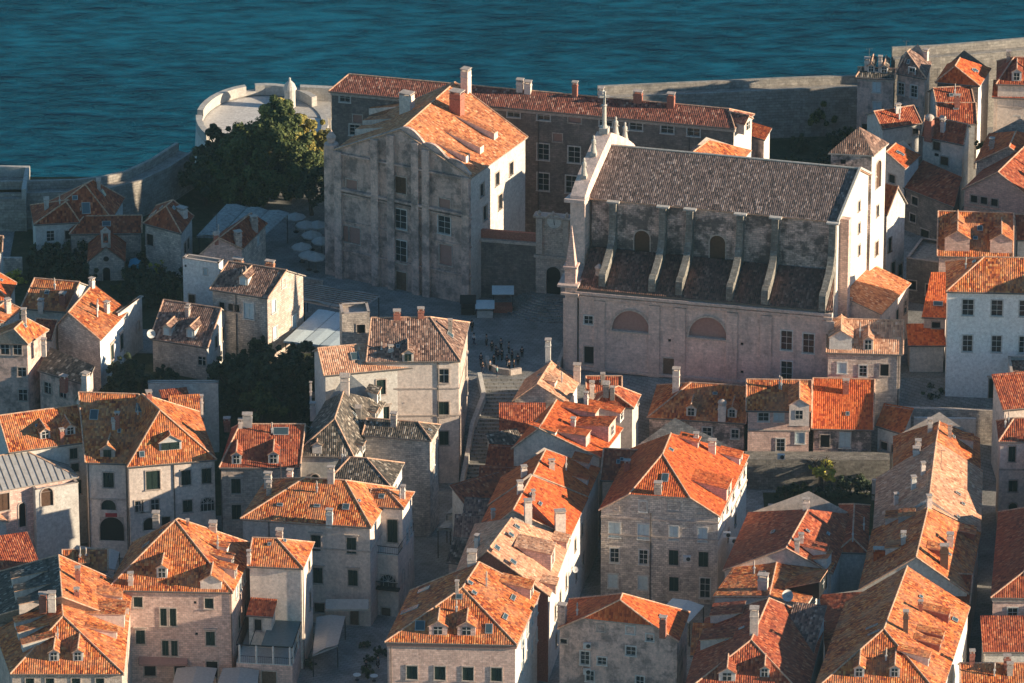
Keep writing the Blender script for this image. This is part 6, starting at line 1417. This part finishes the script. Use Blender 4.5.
def parasol(px, py, label, g=GP, r=1.9):
    p = P(px, py, 8); r = 1.45; T = thing('parasol', label, 'parasol', p, g); m = MB(); m.lathe(p+Vector((0,0,2.3)), [(r,0),(r*.5,.35),(.02,.7)], 8); m.lathe(p+Vector((0,0,2.1)), [(r,0.2),(r,0)], 8); m.build('cloth', ['canvas'], T); q = MB(); q.bar(p, p+Vector((0,0,3.0)), .05); q.lathe(p, [(.4,0),(.4,.1),(.02,.12)], 8); q.build('pole', ['iron'], T)
for i, (x, y) in enumerate([(302,262),(312,250),(322,256),(306,240),(318,240),(309,270),(296,232),(316,272)]): parasol(x, y, 'round pale parasol outside the college, '+['at the left of the cluster','in the middle of the cluster','touching the college corner','left one in the second row','right one in the second row','left one nearest the camera','farthest from the camera','right one nearest the camera'][i])
GM = 'market stalls on the plaza'
def stall(px, py, w_, label, top='white', body='wood', hh=2.4):
    p = P(px, py, 8); T = thing('market_stall', label, 'stall', p, GM); m = MB(); m.box(p, w_, 1.4, 1.0); m.build('counter', [body], T); c = MB(); q = p+Vector((0,0,hh)); c.prism([q+Vector((-w_/2-.2,-1.1,0)), q+Vector((w_/2+.2,-1.1,0)), q+Vector((w_/2+.2,1.1,.35)), q+Vector((-w_/2-.2,1.1,.35))], .08); c.build('roof', [top], T)
    l = MB()
    for a in (-1, 1):
        for b_ in (-.6, .6): l.bar(p+Vector((a*w_/2, b_, 0)), p+Vector((a*w_/2, b_, hh)), .04)
    l.build('posts', ['iron'], T)
stall(503,311,2.6,'market stall with pale slanted roof and brown counter','lightshutter','brick',2.9)
stall(485,316,2.2,'small white topped market stall left of the slanted roof stall','lightshutter','grey',1.5)
stall(468,313,1.8,'dark covered kiosk box farthest left on the plaza','iron','iron',1.8)
# ---- terrace pergola in front of the annex
def pergola():
    zt = 6.8
    a, b_, c = P(236,642,zt), P(292,645,zt), P(303,612,zt); d = a+(c-b_); T = thing('terrace_annex', 'first floor terrace with stone base, teal glass roof and potted plants', 'terrace', up_((a+c)/2, -.4))
    w = [up_(q, 0) for q in (a, b_, c, d)]; m = MB(); put = []
    for i in range(4):
        j = (i+1) % 4; ex = (w[j]-w[i]).normalized(); nx = Vector((ex.y,-ex.x,0)); L = (w[j]-w[i]).length; hl = []
        if i == 0: hl = [(L*.45, L*.45+1.8, 0.2, 3.0)]; put.append(('door', w[i]+ex*(L*.45+.9)+Vector((0,0,1.6)), ex, 1.8, 2.8))
        wall_panel(m, w[i], w[j], -.4, 3.9, hl, nx)
    m.build('wall', ['pinkstone'], T)
    for q in put: put_window(T, *q)
    f = MB(); f.prism([up_(q, 3.9) for q in w], .15); f.build('terrace_floor', ['terrace'], T)
    p = MB()
    for k in (.06, .36, .66, .96): q = w[0].lerp(w[1], k); p.bar(up_(q, 4.05), up_(q, zt-.3), .14, 0, 8)
    for k in (.06, .5, .96): q = w[1].lerp(w[2], k); p.bar(up_(q, 4.05), up_(q, zt-.3), .14, 0, 8)
    p.build('columns', ['whitetrim'], T)
    g = MB(); q = [w[0].lerp(w[1], .45), w[1], w[2], w[3].lerp(w[2], .45)]; g.prism([up_(v, zt-.3) for v in q], .1); g.build('glass_roof', ['tealroof'], T)
    bm_ = MB(); bm_.bar(up_(w[0], zt-.35), up_(w[1], zt-.35), .1); bm_.bar(up_(w[1], zt-.35), up_(w[2], zt-.35), .1); bm_.bar(up_(w[3], zt-.1), up_(w[2], zt-.1), .08)
    for k in (0,.25,.5,.75,1): bm_.bar(up_(w[0].lerp(w[1], k), zt-.3), up_(w[3].lerp(w[2], k), zt-.3), .05)
    bm_.build('frame', ['iron'], T)
    r = MB(); n = 30
    for k in range(n): q = w[0].lerp(w[1], k/n); r.bar(up_(q, 4.05), up_(q, 4.95), .025, 0, 4)
    r.bar(up_(w[0], 4.95), up_(w[1], 4.95), .04); r.bar(up_(w[1], 4.95), up_(w[2], 4.95), .04)
    for k in range(18): q = w[1].lerp(w[2], k/18); r.bar(up_(q, 4.05), up_(q, 4.95), .025, 0, 4)
    r.build('railing', ['iron'], T)
    H('small lean-to with brick red tiles on the terrace behind the glass roof', (246,615), (273,617), depth=3, ze=8.6, ax='sb', zhi=9.6, roof='red', wall='plaster', clutter=0, zb=4.1, wins=[('F',258,625,.9,1.6,'deep')])
pergola()
# ---- satellite dishes, air conditioners, antennas
def dish(px, py, z, label, r=.55, az=-1.2):
    p = P(px, py, z); T = thing('satellite_dish', label, 'satellite dish', p); m = MB(); n = 14; d = Vector((math.cos(az), math.sin(az), .5)).normalized(); t = d.orthogonal().normalized(); q = d.cross(t)
    rings = [[p+Vector((0,0,.6))+d*(k*k*.25)*r+(t*math.cos(2*math.pi*i/n)+q*math.sin(2*math.pi*i/n))*r*k for i in range(n)] for k in (.01, .35, .7, 1)]
    for a, b_ in zip(rings[:-1], rings[1:]):
        for i in range(n): j = (i+1) % n; m.face([a[i], a[j], b_[j], b_[i]])
    m.build('reflector', ['whitetrim'], T); s = MB(); s.bar(p-Vector((0,0,.5)), p+Vector((0,0,.6)), .04); s.bar(p+Vector((0,0,.3)), p+Vector((0,0,.6))+d*.7*r*1.6, .02); s.build('mount', ['iron'], T)
dish(787,600,11.6,'white satellite dish on the house with the long striped dormer',.75)
dish(151,338,13.2,'grey satellite dish at the corner of the low brown roofed house',.6)
dish(575,574,11.5,'white satellite dish above the peach roof terrace wall',.4)
def acunit(px, py, z, label):
    p = P(px, py, z); T = thing('air_conditioner', label, 'air conditioner', p, 'air conditioners on the facades'); m = MB(); m.box(p, .95, .4, .7); m.build('case', ['whitetrim'], T); f = MB(); f.bar(p+Vector((.15,-.2,.35)), p+Vector((.15,-.24,.35)), .27, 0, 14); f.build('fan', ['iron'], T)
    b_ = MB(); 
    for s in (-.35, .35): b_.bar(p+Vector((s,-.2,-.02)), p+Vector((s,.4,-.02)), .03)
    b_.build('bracket', ['iron'], T)
acunit(781,459,7,'white air conditioner below the door of the row house'); acunit(587,648,9,'air conditioner left on the soot stained pink wall'); acunit(587,674,5.5,'lower air conditioner on the soot stained pink wall'); acunit(687,561,7.6,'air conditioner between two green shutters of the stone tenement')
acunit(727,537,9.5,'upper air conditioner on the sunlit side of the stone tenement'); acunit(733,543,8.5,'second air conditioner on the sunlit side of the stone tenement')
def antenna(px, py, z, label, hh=2.2):
    p = P(px, py, z); m = MB(); m.bar(p, p+Vector((0,0,hh)), .035, 0, 5); m.bar(p+Vector((-.5,0,hh-.1)), p+Vector((.5,.1,hh-.1)), .02, 0, 4)
    for k in range(5): q = p+Vector((-.4+.2*k, 0, hh-.1)); m.bar(q-Vector((0,.3,0)), q+Vector((0,.3,0)), .012, 0, 4)
    tag(m.build('antenna', ['gutter']), label, 'antenna')
for a in [(281,478,17.5,'thin antenna mast above the wide cream orange roof',4.0),(941,468,14,'antenna on the peach roof of the right terrace',2.5),(457,588,17,'antenna on the pink stone block ridge',1.8),(869,64,23.5,'antenna on the dark mansard of the sea wall house',2.4),(906,51,24,'thin antenna on the brown sea wall gable',1.6),(937,88,22,'tall antenna before the slate grey tall house',3.0),(217,232,18,'antenna on the pinkish gabled house',2.6),(927,492,13.5,'antenna mast at the joint of peach and amber roofs',3.0),(1014,432,16,'antenna on the hipped roof of the balcony house',2.0)]: antenna(*a)
# garden walls
def gwall(x0, y0, x1, y1, z, hh, label, mat='rubble', t=.45, zb=None):
    a, b_ = P(x0, y0, z), P(x1, y1, z); d = (b_-a).normalized(); n_ = Vector((-d.y, d.x, 0))*t; zb_ = zb if zb is not None else z-hh
    m = MB(); m.prism([up_(a, zb_), up_(b_, zb_), up_(b_+n_, zb_), up_(a+n_, zb_)], z-zb_); tag(m.build('garden_wall', [mat]), label, 'garden wall')
gwall(745,459,890,460,4.4,5,'retaining wall under the row houses at the back of the walled garden','buttstone',2.5, zb=-.3)
gwall(768,505,865,509,2.0,2,'low garden wall in front of the walled garden','rubble')
gwall(872,480,892,482,3.0,3,'pale panel wall at the right of the walled garden','grey')
gwall(903,408,1000,411,8.0,4,'long shaded stone wall below the large white house','rubble',.6,zb=-.3)
gwall(914,418,976,419,8.0,4,'pale blue terrace wall behind the farthest right terrace roof','grey',.5,zb=1)
gwall(0,258,22,258,10.5,3,'stone garden wall at the far left behind the small yellow green shrub','rubble')
gwall(300,277,322,281,9,1.2,'low wall before the parasols','rubble')
gwall(590,640,612,628,4,4,'low wall','rubble') if False else None
gwall(560,362,567,345,9.5,1.5,'small ramp wall on the plaza beside the church corner','trim')
def sign():
    p = onplane(111.5, 515, CO.wq[0], Vector((0,-1,0))) if False else P(111.5, 515.5, 6.2); m = MB(); p = p+Vector((0,-.4,0)); m.box(p, 1.5, .12, .5); tag(m.build('sign', ['redpaint']), 'small red sign above the carriage arch', 'sign')
sign()
# ================================================================ PEOPLE
def human(pose, seed):
    rnd = random.Random(seed); objs = {}
    st = .22 if pose == 'walk' else .06
    def skin(name, verts, edges, radii, mat, sub=1):
        me = bpy.data.meshes.new(name); me.from_pydata(verts, edges, []); me.materials.append(MATS[mat]); o = bpy.data.objects.new(name, me)
        mod = o.modifiers.new('skin', 'SKIN'); 
        for i, r in enumerate(radii): me.skin_vertices[0].data[i].radius = (r, r) if not isinstance(r, tuple) else r
        me.skin_vertices[0].data[0].use_root = True
        s = o.modifiers.new('sub', 'SUBSURF'); s.levels = sub; s.render_levels = sub
        return o
    def addskin(me): 
        pass
    V = [(0,0,.95),(0,0,1.15),(0,0,1.38),(0,-.01,1.5),(0,-.01,1.6),(0,-.02,1.72),
         (.1,0,.9),(.11,-st*.5,.5),(.11,-st*-.6,.08),(.11,-.12+st*.6,.03),(-.1,0,.9),(-.11,st*.7,.5),(-.11,st*-1.0,.08),(-.11,-.12-st,.03),
         (.19,0,1.4),(.25,st*.6,1.13),(.24,-.08,.88),(-.19,0,1.4),(-.25,-st*.6,1.13),(-.24,-.12,.9),(.24,-.10,.80),(-.24,-.14,.82)]
    E = [(0,1),(1,2),(2,3),(3,4),(4,5),(0,6),(6,7),(7,8),(8,9),(0,10),(10,11),(11,12),(12,13),(2,14),(14,15),(15,16),(2,17),(17,18),(18,19),(16,20),(19,21)]
    R = [.13,.12,.13,.055,.09,.08,.085,.06,.042,.035,.085,.06,.042,.035,.05,.04,.03,.05,.04,.03,.035,.035]
    return V, E, R
def mk_person(pose, seed, jc, tc):
    V, E, R = human(pose, seed)
    def sk(name, idx, mat, grow):
        mp = {k: i for i, k in enumerate(idx)}; me = bpy.data.meshes.new(name)
        me.from_pydata([V[i] for i in idx], [(mp[a], mp[b_]) for a, b_ in E if a in mp and b_ in mp], []); me.materials.append(MATS[mat])
        o = bpy.data.objects.new(name, me)
        COL.objects.link(o)
        o.modifiers.new('skin', 'SKIN')
        if not me.skin_vertices: 
            bpy.context.view_layer.update()
        for i, k in enumerate(idx):
            d = me.skin_vertices[0].data[i]; d.radius = (R[k]+grow, R[k]+grow); d.use_root = (i == 0)
        s = o.modifiers.new('sub', 'SUBSURF'); s.levels = 1; s.render_levels = 1
        return o
    body = sk('body', list(range(22)), 'skin', 0)
    jac = sk('jacket', [0,1,2,14,15,16,17,18,19], jc, .02); tr = sk('trousers', [0,6,7,8,10,11,12], tc, .018)
    m = MB(); m.lathe((0,.015,1.64), [(.095,-.03),(.115,.03),(.11,.09),(.07,.15),(.01,.17)], 10); hair = m.build('hair', ['hair'])
    return [body, jac, tr, hair]
PEOPLE = []
def place_person(px, py, z, rz, src, label, group=None, s=1.0):
    p = P(px, py, z); T = thing('person', label, 'person', p, group, rz); T.scale = (s, s, s)
    first = src.get('used') is None; src['used'] = True
    for o in src['objs']:
        c = o if first else o.copy()
        if not first: COL.objects.link(c)
        c.parent = T; c.location = (0,0,0); c['_o'] = (0,0,0)
SRC = {}
def srcp(pose, jc, tc):
    k = (pose, jc, tc)
    if k not in SRC: SRC[k] = {'objs': mk_person(pose, 1, jc, tc)}
    return SRC[k]
GC = 'people gathered at the top of the stairs'
for x, y, r, po, jc, tc, lab, g in [
  (472,332,.5,'stand','cloth_black','cloth_black','person in black standing highest on the plaza by the house corner',None),
  (474,345,2.2,'walk','cloth_white','cloth_navy','person in a white top walking near the house corner',None),
  (486.5,346,1.0,'stand','cloth_grey','cloth_black','person in dark coat and pale hood alone in the middle of the plaza',None),
  (481,365,.2,'stand','cloth_navy','cloth_navy','person in dark clothes leaving toward the stairs, upper of two',None),
  (482.5,373,3.0,'walk','cloth_black','cloth_navy','person in dark clothes going down the stairs, lower of two',None),
  (497,377,1.4,'stand','cloth_teal','cloth_navy','person in pale teal jacket in front of the group by the parapet',None)]:
    place_person(x, y, 8, r, srcp(po, jc, tc), lab, g)
for i, (x, y) in enumerate([(492,352),(496,357),(501,350),(502,361),(507,366),(509,371),(514,371),(518,366),(490,371),(494,366),(498,361),(509,354),(522,358),(512,361)]):
    place_person(x, y, 8, i*1.3, srcp('stand', ['cloth_black','cloth_navy','cloth_grey'][i % 3], 'cloth_black'), 'person in dark clothes standing in the group at the top of the stairs', GC, .95+.03*(i % 4))
for x, y, z, jc, lab in [(508,392,6,'cloth_black','person in black climbing the stairs by the chapel like house'),(506,400,5,'cloth_grey','person in grey a few steps lower by the chapel like house wall'),(491,407,3.6,'cloth_navy','lone person in navy in the middle of the stairs'),
                      (176+190,672,0,'cloth_navy','person on the dark cobbled square near the bottom centre'),(378,668,0,'cloth_grey','person in grey at the bottom centre beside the pink stone block')]:
    place_person(x, y, z, 1.0, srcp('walk', jc, 'cloth_black'), lab)
# cafe tables at the bottom
def cafe(px, py, label):
    p = P(px, py, 0); T = thing('cafe_table', label, 'table', p, 'cafe tables on the cobbled square'); m = MB(); m.lathe(p+Vector((0,0,.72)), [(.02,0),(.5,0),(.5,.04),(.02,.05)], 12); m.build('tabletop', ['lightshutter'], T); q = MB(); q.bar(p, p+Vector((0,0,.72)), .04); q.lathe(p, [(.28,0),(.28,.04),(.02,.06)], 8); q.build('leg', ['iron'], T)
cafe(357,680,'left pale cafe table at the bottom edge of the square'); cafe(374,681,'right pale cafe table at the bottom edge of the square')
# rubble yard block, then unseen neighbours added past the right edge for their shade
H('dark rubble yard building with broken wall top below the shaded brown roof', (904,262), (948,268), depth=8, ze=14, ax='flat', roof='greystone', wall='blackstone', zb=1, wins=[('F',[912],285,1.2,1.3,'deep'),('F',[930],290,1.2,1.6,'deep')])
H('plain roofed house just beyond the right edge, below the balcony house', (1030,505), (1095,506), depth=17, ze=12, ax='y', roof='orange', wall='plaster', clutter=0)
H('plain roofed house just beyond the right edge, behind the pink fronted house', (1034,585), (1100,586), depth=20, ze=12, ax='y', roof='orange', wall='plaster', clutter=0)
GB = 'potted shrubs on the square'
for i, (x, y, s) in enumerate([(368,676,.7),(372,662,.6),(382,655,.6),(364,648,.5),(318,640,.5),(310,668,.6)]):
    tree(x, y, 0, 'bush', s, 'small potted shrub on the cobbled square, '+['beside the right cafe table','left of the pink stone block corner','touching the pink stone block corner','highest of the row by the pink block','near the canopy post','at the terrace foot'][i], GB)
for i, (x, y, zz) in enumerate([(1110,300,24),(1115,380,12),(1110,470,13),(1120,200,24),(1110,600,12),(1105,130,24)]):  # unseen houses, added and sized for the shade they throw into view
    H('hipped roof house just beyond the right edge, %s' % ['level with the large white house','level with its door','level with the balcony house','level with the pink gabled house','level with the pink fronted house','level with the loggia house'][i], (x-22,y), (x+60,y+3), depth=14, ze=zz, ax='y', roof='orange', wall='plaster')
for o in bpy.data.objects:
    if '_o' in o: del o['_o']
def fill_haze_box():
    m = bpy.data.materials.new('fill_haze'); m.use_nodes = True; nt = m.node_tree; nt.nodes.clear()
    o = nt.nodes.new('ShaderNodeOutputMaterial'); v = nt.nodes.new('ShaderNodeVolumePrincipled'); v.inputs['Density'].default_value = 0.000025; v.inputs['Color'].default_value = (0.55, 0.85, 1.0, 1)  # thin teal volume added to lift the shadows
    v.inputs['Anisotropy'].default_value = 0.0
    nt.links.new(v.outputs[0], o.inputs['Volume']); MATS['fill_haze'] = m
    mb = MB(); mb.prism([(-420,-900,-11.5),(420,-900,-11.5),(420,700,-11.5),(-420,700,-11.5)], 400); ob = mb.build('fill_haze', ['fill_haze']); ob['kind'] = 'stuff'
    return ob
fill_haze_box()
